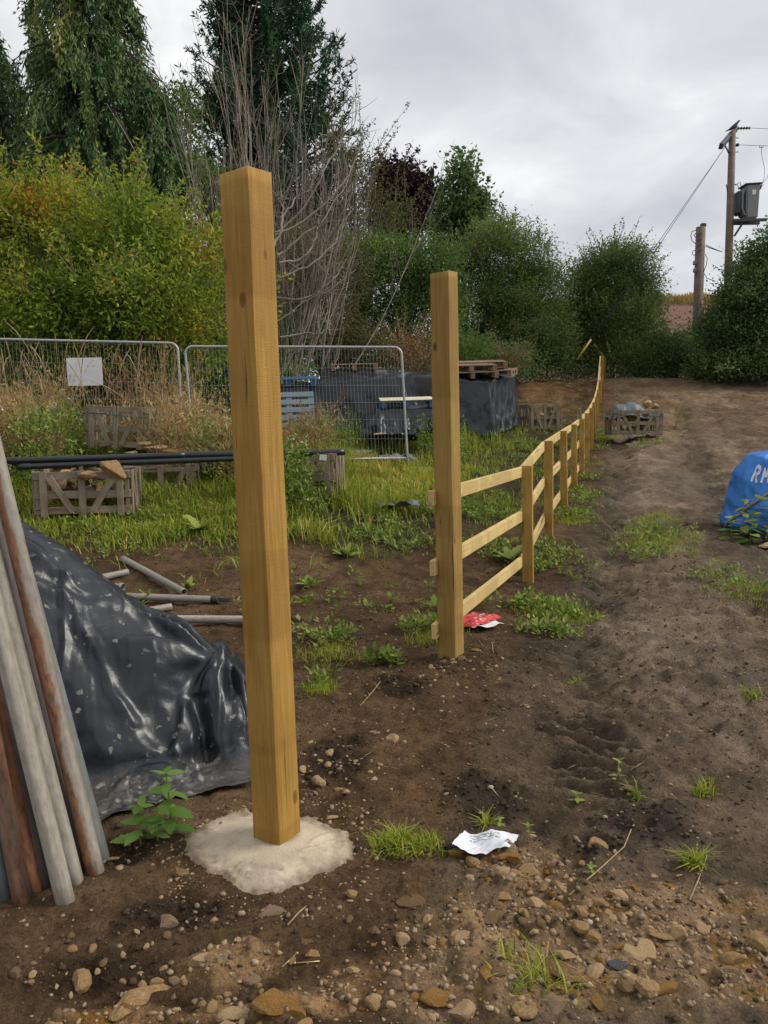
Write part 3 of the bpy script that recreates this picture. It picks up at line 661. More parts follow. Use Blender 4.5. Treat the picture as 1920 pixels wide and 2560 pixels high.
def build_poles():
    # base pixel, pixel higher up on the axis, extra distance of that point, material, radius, label
    L = [((258, 2152), (52, 1392), .26, 'pole_green', .030, 'greenish grey galvanised pole behind the half rusted one'),
         ((243, 2190), (18, 1262), .20, 'pole_rust', .0315, 'thick leaning pole rusted red brown down one side'),
         ((206, 2180), (20, 1440), .27, 'pole_dark', .030, 'dark brown pole half hidden between two leaning poles'),
         ((193, 2216), (11, 1505), .17, 'pole_grey', .0295, 'grey galvanised pole with its foot behind another grey one'),
         ((167, 2258), (7, 1606), .10, 'pole_grey', .0310, 'dull grey galvanised pole standing foremost of the leaning group'),
         ((109, 2210), (10, 1790), .17, 'pole_dark', .030, 'dark purple brown pole in the middle of the leaning group'),
         ((85, 2224), (4, 1836), .15, 'pole_redrust', .0295, 'thin red rusted leaning pole beside a brown one'),
         ((58, 2256), (2, 1960), .08, 'pole_brown', .031, 'brown rusted leaning pole with pale flaking patch'),
         ((14, 2250), (-12, 2090), .06, 'pole_bluegrey', .031, 'blue grey leaning pole at the end of the group')]
    for b, t, dY, m, r_, lab in L:
        a = atZ(*b, .0); a[2] -= .02; k = atY(*t, a[1] + dY)
        d = (k - a) / np.linalg.norm(k - a)
        pole(a, a + d * (2.35 if m != 'pole_rust' else 2.6), r_, M[m], lab)
build_poles()
def build_lying():
    L = [((307, 1403), (463, 1506), 'short grey tube lying at an angle across another tube', 0, 0),
         ((320, 1440), (150, 1484), 'short tube end poking out behind the black sheet', 0, 0),
         ((296, 1481), (180, 1463), 'tube with a flared collar end lying on bare soil', 0, 1),
         ((546, 1511), (200, 1503), 'long pale tube with a dark fork at its end', 0, 2),
         ((428, 1524), (300, 1552), 'stubby tube lying between two longer tubes', 0, 0),
         ((724, 1563), (250, 1558), 'long straight grey tube lying behind the concreted post', 0, 2)]
    for a_, b_, lab, k, end in L:
        a = gpt(*a_); b = gpt(*b_); a[2] += .035 if end != 0 else .03; b[2] += .03
        if k == 0 and 'across' in lab: b[2] += .06
        o = pole(a, b, .030, M['pole_lying'] if 'straight' not in lab else M['pole_grey'], lab, 'steel tubes lying on the soil')
        L_ = float(np.linalg.norm(b - a))
        if end == 1:
            n = 18; th = np.arange(n) * 2 * np.pi / n; prof = [(.031, .0), (.031, -.005), (.040, -.012), (.041, -.05), (.037, -.05), (.035, -.01)]
            V = np.array([[r_ * np.cos(t), r_ * np.sin(t), z] for r_, z in prof for t in th])
            np_mesh('collar', V, grid_faces(len(prof), n, 0, True)[:, ::-1], M['pole_lying'], o, True)
        if end == 2:
            box('fork_end', (.035, .012, .10), M['dark_metal'], (0, 0.0, -.05), (0, 0, .3), o, .003)
            n = 14; th = np.arange(n) * 2 * np.pi / n; prof = [(.0305, .06), (.034, .055), (.034, .0), (.0305, -.004)]
            V = np.array([[r_ * np.cos(t), r_ * np.sin(t), z] for r_, z in prof for t in th])
            np_mesh('collar', V, grid_faces(len(prof), n, 0, True), M['dark_metal'], o, True)
build_lying()

# ------------------------------------------------------------------ black sheet over the heap, foreground left
def build_heap_sheet():
    nu, nv = 230, 190
    fr = np.array([atZ(x, y, 0)[:2] for x, y in [(632, 1962), (520, 1988), (397, 2024), (249, 2068), (100, 2110), (-60, 2150), (-260, 2190)]])
    u = np.linspace(0, 1, nu); s = np.concatenate([[0], np.cumsum(np.hypot(*np.diff(fr, axis=0).T))]); s /= s[-1]
    fx = np.interp(u, s, fr[:, 0]); fy = np.interp(u, s, fr[:, 1]) + .012 * fbm(u * 14, u * 0, 101, 2)
    bx = np.interp(u, [0, .06, .2, 1], [-.66, -.80, -1.05, -2.9]); by = np.interp(u, [0, .06, .2, 1], [3.62, 4.30, 4.62, 4.75])
    v = np.linspace(0, 1, nv)[None]
    X = fx[:, None] * (1 - v) + bx[:, None] * v; Y = fy[:, None] * (1 - v) + by[:, None] * v
    def heap(X, Y):
        ridge = np.interp(X, [-3.2, -2.6, -2.2, -1.87, -1.53, -1.2, -1.03, -.90, -.82, -.74, -.66, -.6], [1.34, 1.34, 1.28, 1.12, .865, .615, .505, .425, .39, .25, .06, .0])
        yc = np.interp(X, [-2.8, -.7], [4.00, 3.86]); front = np.interp(X, [-2.8, -1.6, -.9, -.66], [3.20, 3.22, 3.42, 3.56]); back = yc + .55
        tf = np.clip((Y - front) / (yc - front), 0, 1); tb = np.clip((back - Y) / (back - yc), 0, 1)
        f = np.where(Y < yc, np.sin(tf * np.pi / 2) ** .86, np.sin(tb * np.pi / 2) ** .8)
        bulge = .05 * np.exp(-((X + 1.25) / .3) ** 2 - ((Y - 3.62) / .16) ** 2) + .04 * np.exp(-((X + 1.8) / .3) ** 2 - ((Y - 3.5) / .15) ** 2)
        return ridge * f + bulge * (f > 0.02)
    Z = heap(X, Y)
    body = sstep(.01, .08, Z)
    def gau(x0, y0, sx, sy, rot=0):
        a_ = (X - x0) * math.cos(rot) + (Y - y0) * math.sin(rot); b_ = -(X - x0) * math.sin(rot) + (Y - y0) * math.cos(rot); return np.exp(-(a_ / sx) ** 2 - (b_ / sy) ** 2)
    def crease(x0, y0, x1, y1, wd_, amp_):      # straight sharp fold between two plan points
        L_ = math.hypot(x1 - x0, y1 - y0); ex_, ey_ = (x1 - x0) / L_, (y1 - y0) / L_; t_ = (X - x0) * ex_ + (Y - y0) * ey_; d_ = np.abs(-(X - x0) * ey_ + (Y - y0) * ex_)
        return amp_ * np.maximum(0, 1 - d_ / wd_) * sstep(-.04, .05, t_) * sstep(L_ + .05, L_ - .05, t_)
    Z = Z + .10 * gau(-1.36, 3.36, .20, .075, -.15) + .07 * gau(-1.08, 3.36, .10, .07) + .14 * gau(-.745, 3.60, .055, .12, .1) + .05 * gau(-1.75, 3.33, .16, .07)
    Z = Z - .16 * gau(-.885, 3.52, .045, .13, .35) * body - .07 * gau(-1.20, 3.50, .22, .05, -.2) * body
    Z = Z + crease(-.86, 3.86, -1.02, 3.40, .045, .05) + crease(-.86, 3.86, -.78, 3.50, .035, .05) + crease(-.80, 3.80, -.66, 3.58, .03, .045) + crease(-1.02, 3.42, -.86, 3.30, .03, .03) + crease(-1.55, 3.66, -1.15, 3.40, .05, .03) + crease(-1.62, 3.9, -1.50, 3.45, .03, .02) + crease(-2.0, 3.85, -1.5, 3.72, .05, .03) + crease(-1.9, 3.6, -1.45, 3.68, .04, .025) + crease(-1.15, 3.30, -.90, 3.24, .025, .025) + crease(-.9, 3.30, -.70, 3.36, .025, .02)
    # pleats fanning from the right-hand corner of the ridge
    cx, cy = -.86, 3.86; th = np.arctan2(Y - cy, X - cx); rd = np.hypot(X - cx, Y - cy)
    fan = np.sin(th * 7.5 + 1.2 + 1.2 * fbm(X * 3, Y * 3, 104, 2)); amp = .055 * sstep(.04, .22, rd) * sstep(.85, .3, rd) * sstep(.02, .12, Z)
    Z = Z + amp * np.sign(fan) * np.abs(fan) ** .7
    on = sstep(.015, .10, Z)
    # long creases running down the slope and slack folds at its foot
    foot = np.exp(-((Z - .10) / .12) ** 2)
    q1 = (X * .8 + Y * .55); q2 = (X * -.55 + Y * .8)
    sharp = lambda a: np.maximum(0, a) ** 1.6
    Z = Z + on * (.10 * sharp(ridged(q1 * 2.0, q2 * .9, 115, 1) - .72) - .08 * sharp(ridged(X * 1.4 - Y * .8, Y * 2.1, 116, 1) - .75) + .024 * (ridged(q1 * 2.3, q2 * 1.1, 105, 2) - .55) + .016 * (ridged(X * 2.0 + Y, Y * 4.2 - X, 106, 3) - .5) + .009 * (ridged(X * 6 + Y * 2, Y * 6, 107, 2) - .5))
    Z = Z + on * foot * .085 * (ridged(X * 3.4 + .7 * Y, Y * 3.2, 108, 3) - .45)
    Z = Z + sstep(.05, .45, Z) * .014 * (ridged(X * 11 + Y * 5, Y * 2.2 + X, 109, 2) - .5)
    Z = Z + (1 - on) * (.006 + .014 * np.maximum(0, fbm(X * 6, Y * 6, 110, 3)) + .010 * np.maximum(0, ridged(X * 4, Y * 7, 111, 2) - .6))
    Z = Z + .016 * np.exp(-(v / .012) ** 2) * (.4 + fbm(u * 20, u * 0, 112, 2)[:, None])
    Z = Z + gz(X.ravel(), Y.ravel()).reshape(X.shape) + np.maximum(0, micro(X.ravel(), Y.ravel()).reshape(X.shape)) * (1 - on) + .006
    # sideways slack so that the folds lean
    X = X + on * .03 * fbm(X * 3 + 9, Y * 3 + Z * 4, 113, 3); Y = Y + on * .03 * fbm(X * 3.3 - 4, Y * 3 + Z * 5, 114, 3)
    o = np_mesh('plastic_sheet', np.stack([X, Y, Z], -1).reshape(-1, 3), grid_faces(nu, nv)[:, ::-1], M['tarp'], None, True)
    tag(o, 'black plastic sheet with pale splashes draped over a heap behind the leaning poles', 'plastic sheet')
    md = o.modifiers.new('thick', 'SOLIDIFY'); md.thickness = .0015
build_heap_sheet()

# ------------------------------------------------------------------ rocks
def rock_mesh(name, seed, mat, sub=2, cuts=9, flat=(1, 1, 1), rough=.05):
    r_ = np.random.default_rng(seed); bm = bmesh.new(); bmesh.ops.create_icosphere(bm, subdivisions=sub, radius=1)
    V = np.array([v.co[:] for v in bm.verts]); D = unit(r_.normal(size=(cuts, 3))); h = r_.uniform(.42, .82, cuts)
    for d, hh in zip(D, h):
        k = V @ d; ex = np.maximum(0, k - hh); V -= ex[:, None] * d[None] * .98
    V += (vn(V[:, 0] * 3 + V[:, 2], V[:, 1] * 3 - V[:, 2] * 2, seed)[:, None] - .5) * rough * 2 * unit(V)
    V *= np.array(flat)[None]
    for v, c in zip(bm.verts, V): v.co = c
    me = bpy.data.meshes.new(name); bm.to_mesh(me); bm.free(); me.materials.append(mat); return me
STONE_MATS = ['stone_tan', 'stone_orange', 'stone_pale', 'stone_grey', 'stone_brown']
RM = {k: [rock_mesh('stone', 100 + i * 7 + j, M[k], 3, 11, ((1, .8, .62), (1, .7, .5), (1, .85, .8))[j % 3]) for j in range(4)] for i, k in enumerate(STONE_MATS + ['stone_blue'])}
RS = {k: [rock_mesh('stone', 300 + i * 7 + j, M[k], 2, 8, ((1, .8, .62), (1, .7, .55), (1, .9, .8))[j % 3]) for j in range(3)] for i, k in enumerate(STONE_MATS)}
def stone(loc, size, mat, label, group=None, rot=None, var=0, name=None, small=False, flat=None):
    o = bpy.data.objects.new(name or ('pebble' if small else 'stone'), (RS if small else RM)[mat][var % (3 if small else 4)]); COL.objects.link(o); o.location = loc
    o.scale = (size, size, size) if flat is None else tuple(size * f for f in flat)
    o.rotation_euler = rot if rot is not None else (random.uniform(-.3, .3), random.uniform(-.3, .3), random.uniform(0, 6.28))
    if group: label = {'stone_tan': 'tan', 'stone_orange': 'orange brown', 'stone_pale': 'pale', 'stone_grey': 'grey', 'stone_brown': 'dark brown', 'stone_blue': 'blue'}[mat] + ' ' + label.replace('pale ', '')
    tag(o, label, 'stone', group); return o

# ------------------------------------------------------------------ slatted stone crates
def crate(loc, rotz, w, d, h, label, tilt=(0, 0), strap=False, tagcard=False, seed=0, mat='crate'):
    c = empty('slatted_crate', loc, (tilt[0], tilt[1], rotz)); tag(c, label, 'crate', 'slatted timber stone crates')
    m = M[mat]; t = .018; k = seed * 100
    def face(o, ex, nrm, W, kk):
        o = Vector(o); ex = Vector(ex); nrm = Vector(nrm); up = Vector((0, 0, 1))
        def pk(n, x0, z0, x1, z1, wd, off):
            nonlocal k
            k += 1
            plank(n, o + ex * x0 + up * z0 + nrm * off, o + ex * x1 + up * z1 + nrm * off, wd, t, nrm, m, c, .002, .003, k)
        for z in (h - .05, h * .47, .06): pk('board', 0, z, W, z, .085, 0)
        for x in (.10, .50, .90): pk('slat', W * x, -.01, W * x, h, .075, t + .001)
        pk('brace', W * .16, h - .06, W * .40, .04, .07, t + .002); pk('brace', W * .84, h - .06, W * .60, .04, .07, t + .002)
    face((-w / 2, -d / 2, 0), (1, 0, 0), (0, -1, 0), w, 0); face((w / 2, -d / 2, 0), (0, 1, 0), (1, 0, 0), d, 1)
    face((w / 2, d / 2, 0), (-1, 0, 0), (0, 1, 0), w, 2); face((-w / 2, d / 2, 0), (0, -1, 0), (-1, 0, 0), d, 3)
    for sx in (-1, 1):
        for sy in (-1, 1): box('corner_post', (.045, .045, h), m, (sx * (w / 2 - .032), sy * (d / 2 - .032), h / 2), (0, 0, 0), c, .003)
    for i in range(6): box('floor_board', (w - .1, .10, .018), m, (0, -d / 2 + .1 + i * (d - .2) / 5, .02), (0, 0, 0), c, .002)
    if strap: box('strap', (w + .02, .003, .016), M['strap'], (0, -d / 2 - .033, h * .78), (0, .05, 0), c, 0)
    if tagcard: box('label_card', (.09, .003, .07), M['white_board'], (w * .36, -d / 2 - .036, h - .05), (0, .1, 0), c, 0)
    return c
def fill(loc, rotz, w, d, h0, h1, n, label, group, mats, seed, smin=.07, smax=.14):
    r_ = random.Random(seed); cz, sz = math.cos(rotz), math.sin(rotz)
    for i in range(n):
        x = r_.uniform(-w / 2 + .12, w / 2 - .12); y = r_.uniform(-d / 2 + .12, d / 2 - .12); z = r_.uniform(h0, h1)
        stone((loc[0] + x * cz - y * sz, loc[1] + x * sz + y * cz, loc[2] + z), r_.uniform(smin, smax), r_.choice(mats), label, group, (r_.uniform(-.4, .4), r_.uniform(-.4, .4), r_.uniform(0, 6)), i, 'walling_stone')
def gl(px, py, Y):
    p = atY(px, py, Y); return p
# near crate heaped with walling stone, pipes laid across it
c1 = atY(206, 1290, 8.75); c1z = c1[2]; C1 = (c1[0], c1[1] + .25, c1z + .02)
crate(C1, .16, 1.02, .72, .50, 'grey weathered crate in long grass with a big tilted boulder on top', (0, .02), seed=1)
fill(C1, .16, 1.0, .70, .10, .40, 26, 'walling stone packed inside the crate under the black pipes', 'stones filling the crate under the pipes', ['stone_tan', 'stone_brown', 'stone_grey'], 21)
fill(C1, .16, .95, .62, .45, .53, 14, 'walling stone heaped at the top of the crate under the black pipes', 'stones heaped on the crate under the pipes', ['stone_tan', 'stone_pale', 'stone_brown'], 22, .07, .12)
b = atY(283, 1172, 8.6); stone(b, .165, 'stone_tan', 'big squarish tan boulder perched against the black pipes', None, (.3, .62, .2), 0, flat=(1.05, .9, .98))
b = atY(216, 1188, 8.58); stone(b, .135, 'stone_tan', 'flat topped tan stone lying beside the perched boulder', None, (.1, -.12, .2), 1, flat=(1.25, .9, .75))
# crate behind the pipes with pale slabs on top
c2 = atY(411, 1222, 10.3); C2 = (c2[0], c2[1] + .2, c2[2] - .22)
crate(C2, .05, .92, .8, .55, 'grey crate behind the black pipes, its lower half lost in grass', seed=2)
fill(C2, .05, .9, .75, .1, .40, 12, 'stone inside the crate behind the black pipes', 'stones filling the crate behind the pipes', ['stone_brown', 'stone_grey', 'stone_tan'], 23)
for (px, py, s, mt, lab, fl) in [(392, 1122, .17, 'stone_pale', 'flat cream slab lying on the crate behind the pipes', (1.3, .9, .4)), (432, 1127, .16, 'stone_orange', 'rounded orange brown slab beside the cream slab', (1.1, 1, .42)), (362, 1110, .11, 'stone_tan', 'small tan slab behind the cream slab', (1.2, 1, .5)), (330, 1134, .10, 'stone_pale', 'low pale stone at the end of the slab heap', (1.2, 1, .5))]:
    stone(atY(px, py, 10.35), s, mt, lab, None, (.1, .05, .3), 2, flat=fl)
# empty crate standing on the weedy mound
c3 = atY(315, 1100, 11.5); crate((c3[0], c3[1], c3[2] - .12), -.12, .90, .7, .60, 'empty tilted grey crate with a green strap among dry weeds', (-.04, .07), True, seed=3)
# crate right of the concreted post
c4 = atY(758, 1216, 9.7); C4 = (c4[0], c4[1] + .3, c4[2] - .15)
crate(C4, -.1, .88, .75, .56, 'grey crate with a small white card, overgrown by nettles', tagcard=True, seed=4)
fill(C4, -.1, .85, .7, .1, .50, 14, 'stone inside the crate with the white card', 'stones filling the crate with the white card', ['stone_brown', 'stone_grey', 'stone_pale'], 24)
# crate beside the sheeted stack
c5 = atY(1356, 1068, 20.2); C5 = (c5[0], c5[1] + .3, c5[2] - .06)
crate(C5, .12, .85, .8, .66, 'weathered crate of stone standing by the sheeted stack', seed=5)
fill(C5, .12, .8, .75, .1, .62, 20, 'stone inside the crate by the sheeted stack', 'stones filling the crate by the stack', ['stone_brown', 'stone_tan', 'stone_pale'], 25)
# crate out on the field, right of the fence
c6 = atY(1592, 1084, 18.9); C6 = (c6[0], c6[1] + .3, c6[2] - .03)
crate(C6, -.06, 1.16, .85, .60, 'crate of walling stone with a grey sheet over its top out on the field', (0, .03), True, seed=6)
fill(C6, -.06, 1.1, .8, .08, .56, 44, 'stone inside the crate out on the field', 'stones filling the crate on the field', ['stone_tan', 'stone_pale', 'stone_brown'], 26, .10, .15)
stone((C6[0] + .47, C6[1] - .2, C6[2] + .68), .15, 'stone_tan', 'loose tan stone perched at the corner of the field crate', None, (.2, -.3, .4), 1)
stone((C6[0] + .38, C6[1] + .1, C6[2] + .74), .14, 'stone_pale', 'pale stone on the heap beside the grey sheet', None, (.2, .1, .4), 2)
def crumple(name, c, w, d, rot, amp, mat, label, cat, seed, hill=0, nu=40, nv=34, droop=0, f=1.0):
    u = np.linspace(-1, 1, nu)[:, None]; v = np.linspace(-1, 1, nv)[None]
    e = 1 + .13 * fbm(u * 2 + 3, v * 2, seed, 3)
    X = u * w / 2 * e + 0 * v; Y = v * d / 2 * e + 0 * u
    Z = amp * (ridged(X * 3 * f + seed, Y * 4 * f, seed, 3) - .35) + .4 * amp * fbm(X * 9 * f, Y * 9 * f, seed + 5, 2) + hill * np.exp(-(u ** 2 + v ** 2) / .5) - droop * sstep(.55, 1, np.maximum(np.abs(u), np.abs(v)))
    ca, sa = math.cos(rot), math.sin(rot)
    Xw = c[0] + X * ca - Y * sa; Yw = c[1] + X * sa + Y * ca
    o = np_mesh(name, np.stack([Xw - c[0], Yw - c[1], Z], -1).reshape(-1, 3), grid_faces(nu, nv), mat, None, True); o.location = c
    tag(o, label, cat); return o
crumple('plastic_sheet', (C6[0] - .15, C6[1] + .05, C6[2] + .62), 1.0, .9, .1, .10, M['tarp_grey'], 'faded grey blue sheet thrown over the crate on the field', 'plastic sheet', 31, .14, droop=.22)

# ------------------------------------------------------------------ black pipes
def pipe_obj(a, b, r_, label, sock=False):
    o = pole(a, b, r_, M['black_pipe'], label, 'black plastic pipes laid over the crates', .004, 18, 'plastic_pipe'); o['category'] = 'pipe'
    if sock:
        L = float(np.linalg.norm(np.array(b) - np.array(a))); n = 18; th = np.arange(n) * 2 * np.pi / n
        prof = [(r_ + .001, 0), (r_ + .006, 0), (r_ + .006, .12), (r_ + .001, .13)]
        V = np.array([[q * np.cos(t), q * np.sin(t), z] for q, z in prof for t in th]); np_mesh('socket', V, grid_faces(4, n, 0, True)[:, ::-1], M['black_pipe'], o, True)
pa = atY(18, 1152, 8.75); pm = atY(455, 1138, 9.25); pb = atY(862, 1130, 9.72)
z_ = np.array([0, 0, 1.]); back = np.array([.02, .07, 0])
pipe_obj(pa, pm + (pm - pa) * .02, .036, 'upper black pipe ending at a socket joint', True)
pipe_obj(pm + np.array([-.05, 0, .003]), pb, .042, 'thicker black pipe socketed on to the end of the upper one')
pipe_obj(pa + np.array([.12, 0, -.072]) , pm + np.array([1.2, .30, -.066]), .034, 'lower black pipe in front of the bundle', True)
pipe_obj(pa + np.array([.02, .075, -.03]), pb + np.array([-.3, .08, -.03]), .034, 'rear black pipe half hidden by the bundle')

# ------------------------------------------------------------------ pallets and sheeted stacks
def pallet(loc, rot, mat, label, w=1.2, d=1.0, group='pallets on the sheeted stacks', deck=7):
    p = empty('pallet', loc, rot); tag(p, label, 'pallet', group); m = M[mat]; s = 0
    for i in range(deck): box('deck_board', (w, .095, .018), m, (0, -d / 2 + .05 + i * (d - .1) / (deck - 1), .135), (0, 0, 0), p, .002, .003, i)
    for x in (-1, 0, 1):
        box('stringer', (.10, d, .018), m, (x * (w / 2 - .05), 0, .117), (0, 0, 0), p, .002, .002, 20 + x); box('base_board', (.10, d, .018), m, (x * (w / 2 - .05), 0, .009), (0, 0, 0), p, .002, .002, 30 + x)
        for y in (-1, 0, 1): box('block', (.10, .12, .088), m, (x * (w / 2 - .05), y * (d / 2 - .06), .063), (0, 0, 0), p, .003, .002, 40 + x * 3 + y)
    return p
def sheeted(corners, drop, mat, label, seed, flare=.10, pleat=.06, sag=.02, nside=64, name='sheeted_stack', cat='sheeted stack'):
    """black sheet draped over a block: corners = four top corners (counter-clockwise from front-left)"""
    C = np.array(corners, float); per = []; nor = []
    for i in range(4):
        a, b = C[i], C[(i + 1) % 4]; t = np.linspace(0, 1, nside, endpoint=False)[:, None]; per.append(a + (b - a) * t)
        e = unit((b - a)[:2]); nn = np.array([e[1], -e[0], 0]); nor.append(np.repeat(nn[None], nside, 0))
    per = np.concatenate(per); nor = np.concatenate(nor); n = len(per)
    k = np.array([nor[(np.arange(-5, 6) + i) % n].mean(0) for i in range(n)]); nor = unit(k)
    ctr = C.mean(0); tt = np.arange(n) / n; rows = []
    for s in np.linspace(0.02, 1, 9):
        p = ctr + (per - ctr) * s; p[:, 2] += -sag * (1 - s ** 2) + .055 * fbm(p[:, 0] * 3, p[:, 1] * 3, seed, 3); rows.append(p)
    corner = np.abs(((tt * 4) % 1) - 0); corner = np.minimum(corner, 1 - corner)
    cpl = np.exp(-(corner / .10) ** 2)
    pl = (ridged(tt * 34, tt * 0 + seed, seed, 2) - .45); pc = np.sin(tt * 4 * 2 * np.pi * 7 + seed) * cpl
    dr = drop * (1 + .05 * fbm(tt * 16, tt * 0, seed + 3, 3))
    for s in np.linspace(.04, 1, 20):
        p = per.copy(); q = s ** 1.2
        p += nor * (flare * q * (1 + .8 * cpl) + pleat * q * (.55 * pl + 1.1 * pc) + (.05 * fbm(tt * 40, np.full(n, s * 5), seed + 7, 3) + .06 * (ridged(tt * 26 + s * 2.5, np.full(n, s * 2.2), seed + 9, 2) - .5)) * min(1, s * 2))[:, None]
        p[:, 2] -= dr * s; rows.append(p)
    V = np.concatenate(rows); o = np_mesh(name, V - np.array([ctr[0], ctr[1], 0]), grid_faces(len(rows), n, 0, True), mat, None, True); o.location = (ctr[0], ctr[1], 0)
    tag(o, label, cat, 'sheeted stacks behind the mesh fence'); return o
def stack_from(fl, fr_, depth_vec, rise, drop, label, seed, **k):
    fl = np.array(fl); fr_ = np.array(fr_); dv = np.array([depth_vec[0], depth_vec[1], rise])
    return sheeted([fl, fr_, fr_ + dv, fl + dv], drop, M['tarp_far'], label, seed, **k), fl, fr_, dv
# right stack
s1, fl1, fr1, dv1 = stack_from(atY(1022, 938, 18.3), atY(1221, 953, 18.4), (.88, 1.45), .20, 1.25, 'tall stack under black sheet with pallets on top, nearest the rail fence', 51, pleat=.05)
# a timber bearer shows under the right stack
_b = box('timber_bearer', (1.2, .05, .10), M['pallet_tan'], (fr1[0] - .85, fr1[1] - .04, fr1[2] - 1.33), (0, 0, .0), None, .01)
tag(_b, 'orange timber bearer showing under the black sheeted stack', 'timber')
def on_top(fl, fr_, dv, a, b_, zoff=.0):
    return np.array(fl) + (np.array(fr_) - np.array(fl)) * a + dv * b_ + np.array([0, 0, zoff])
tl = math.atan2(dv1[2], math.hypot(dv1[0], dv1[1]))
pallet(on_top(fl1, fr1, dv1, .62, .34, .15), (tl, 0, .05), 'pallet', 'grey pallet stacked on another at the front of the sheeted stack', 1.2, .9)
pallet(on_top(fl1, fr1, dv1, .66, .30), (tl, 0, .02), 'pallet', 'weathered grey pallet at the front of the sheeted stack top', 1.2, .9)
pallet(on_top(fl1, fr1, dv1, .58, .85, .16), (tl, .0, .02), 'pallet', 'grey pallet crowning the rear pile on the sheeted stack', 1.2, .9)
pallet(on_top(fl1, fr1, dv1, .58, .85, .02), (tl, .0, .05), 'pallet', 'grey pallet set further back on the sheeted stack', 1.2, .9)
pallet(on_top(fl1, fr1, dv1, .84, .66, .01), (tl, 0, -.35), 'pallet', 'skewed grey pallet at the corner of the sheeted stack', 1.0, .8)
# left stack, its taller rear half, and the low one in front
s2, fl2, fr2, dv2 = stack_from(atY(776, 957, 17.0), atY(1008, 940, 17.0), (.25, 1.1), .17, 1.35, 'broad stack under black sheet seen through the mesh fence', 57, pleat=.09, flare=.16)
s3, fl3, fr3, dv3 = stack_from(atY(800, 925, 18.4), atY(1000, 928, 18.4), (.2, 1.1), .10, 1.4, 'rear sheeted stack carrying a tan pallet and a block', 61, pleat=.07)
pallet(on_top(fl3, fr3, dv3, .38, .35), (.08, 0, .06), 'pallet_tan', 'tan pallet lying on the rear sheeted stack', 1.1, .9)
bl = atY(952, 936, 17.9); o = box('concrete_block', (.26, .2, .14), M['block'], (bl[0], bl[1], fl2[2] + .20), (.1, 0, .08), None, .006); tag(o, 'grey concrete block weighing down the black sheet', 'block')
s4, fl4, fr4, dv4 = stack_from(atY(940, 1022, 15.9), atY(1085, 1022, 15.9), (.1, .95), .09, .50, 'low heap under slack black sheet below a pallet with a pale board', 67, pleat=.13, flare=.2, sag=.06)
pc_ = on_top(fl4, fr4, dv4, .5, .45, .02); pp = pallet(pc_, (.09, 0, .03), 'pallet_blue', 'blue pallet topped with a pale board on the low heap', 1.1, .9)
box('top_sheet', (1.12, .92, .014), M['board_top'], (0, 0, .153), (0, 0, .01), pp, .001)
s5, fl5, fr5, dv5 = stack_from(atY(640, 968, 16.6), atY(770, 966, 16.6), (.1, 1.0), .12, 1.2, 'narrow dark sheeted stack under a bright blue pallet', 71, pleat=.05)
pallet(on_top(fl5, fr5, dv5, .55, .45, .01), (.11, 0, .03), 'pallet_blue', 'bright blue pallet on the narrow sheeted stack', 1.2, 1.0)
lp = atY(742, 1090, 13.9); pallet((lp[0] - .15, lp[1] + .3, lp[2] + .28), (R(68), 0, R(8)), 'pallet_paleblue', 'faded blue pallet leaning upright in tall grass', .9, 1.0, 'pallets standing in the grass')
for (px, py, Y, w_, d_, lab, sd) in [(985, 1132, 13.6, .62, .75, 'crumpled grey sheet lying in yellowed grass by the fence upright', 81), (896, 1094, 14.6, .45, .35, 'small scrap of grey sheet in the grass', 83), (1000, 1268, 9.6, .55, .3, 'grey slate coloured scrap lying flat in short grass', 85)]:
    p = atY(px, py, Y); p[2] = float(gz(np.array([p[0]]), np.array([p[1]]))[0]) + .12; crumple('plastic_sheet', p, w_, d_, .2, .10, M['tarp_grey'], lab, 'plastic sheet', sd)
p = atY(945, 1086, 14.8); stone((p[0], p[1], p[2]), .14, 'stone_pale', 'flat white stone lying in yellowed grass near the grey sheet', None, (0, 0, .2), 1, flat=(1.3, 1, .4))

# ------------------------------------------------------------------ mesh fence panels
def mesh_panel(TL, TR, H, label, lean=0.0, seed=0, bottom=True):
    TL = np.array(TL); TR = np.array(TR); e = TR - TL; W = float(np.linalg.norm(e)); ex = e / W; dn = np.array([lean * ex[0], lean * ex[1] - .02, -1.0]); dn /= np.linalg.norm(dn)
    q = empty('mesh_fence_panel', TL + dn * H); tag(q, label, 'fence panel', 'galvanised mesh fence panels'); o = TL + dn * H; rc = .12
    def L(x, z): return TL + ex * x + dn * (H - z) - o
    arc = lambda cx, cz, a0, a1: [L(cx + rc * math.cos(a), cz + rc * math.sin(a)) for a in np.linspace(a0, a1, 9)]
    pth = [L(0, 0.0)] + [L(0, z) for z in np.linspace(.3, H - rc - .02, 8)] + arc(rc, H - rc, math.pi, math.pi / 2) + [L(x, H) for x in np.linspace(rc + .1, W - rc - .1, 10)] + arc(W - rc, H - rc, math.pi / 2, 0) + [L(W, z) for z in np.linspace(H - rc - .02, .0, 8)]
    tubes_obj('frame', [(pth, .020)], M['galv'], q, 10)
    if bottom: tubes_obj('bottom_bar', [([L(.02, .18), L(W * .5, .175), L(W - .02, .18)], .018)], M['galv'], q, 8)
    wires = []; xs = np.arange(.075, W - .04, .0575)
    for x in xs: wires.append(([L(x, .18), L(x, H * .5), L(x, H)], .0014))
    for z in (.5, .82, 1.1, 1.38, 1.66, H - .04): wires.append(([L(.01, z), L(W * .35, z - .006), L(W * .7, z + .005), L(W - .01, z)], .0016))
    t = tubes_obj('wire_mesh', wires, M['galv'], q, 4, False, False); t['kind'] = 'stuff'
    return q
mesh_panel(atY(462, 866, 12.55), atY(1003, 868, 12.95), 2.0, 'mesh fence panel whose free end stands in the grass by the sheeted stacks', .03)
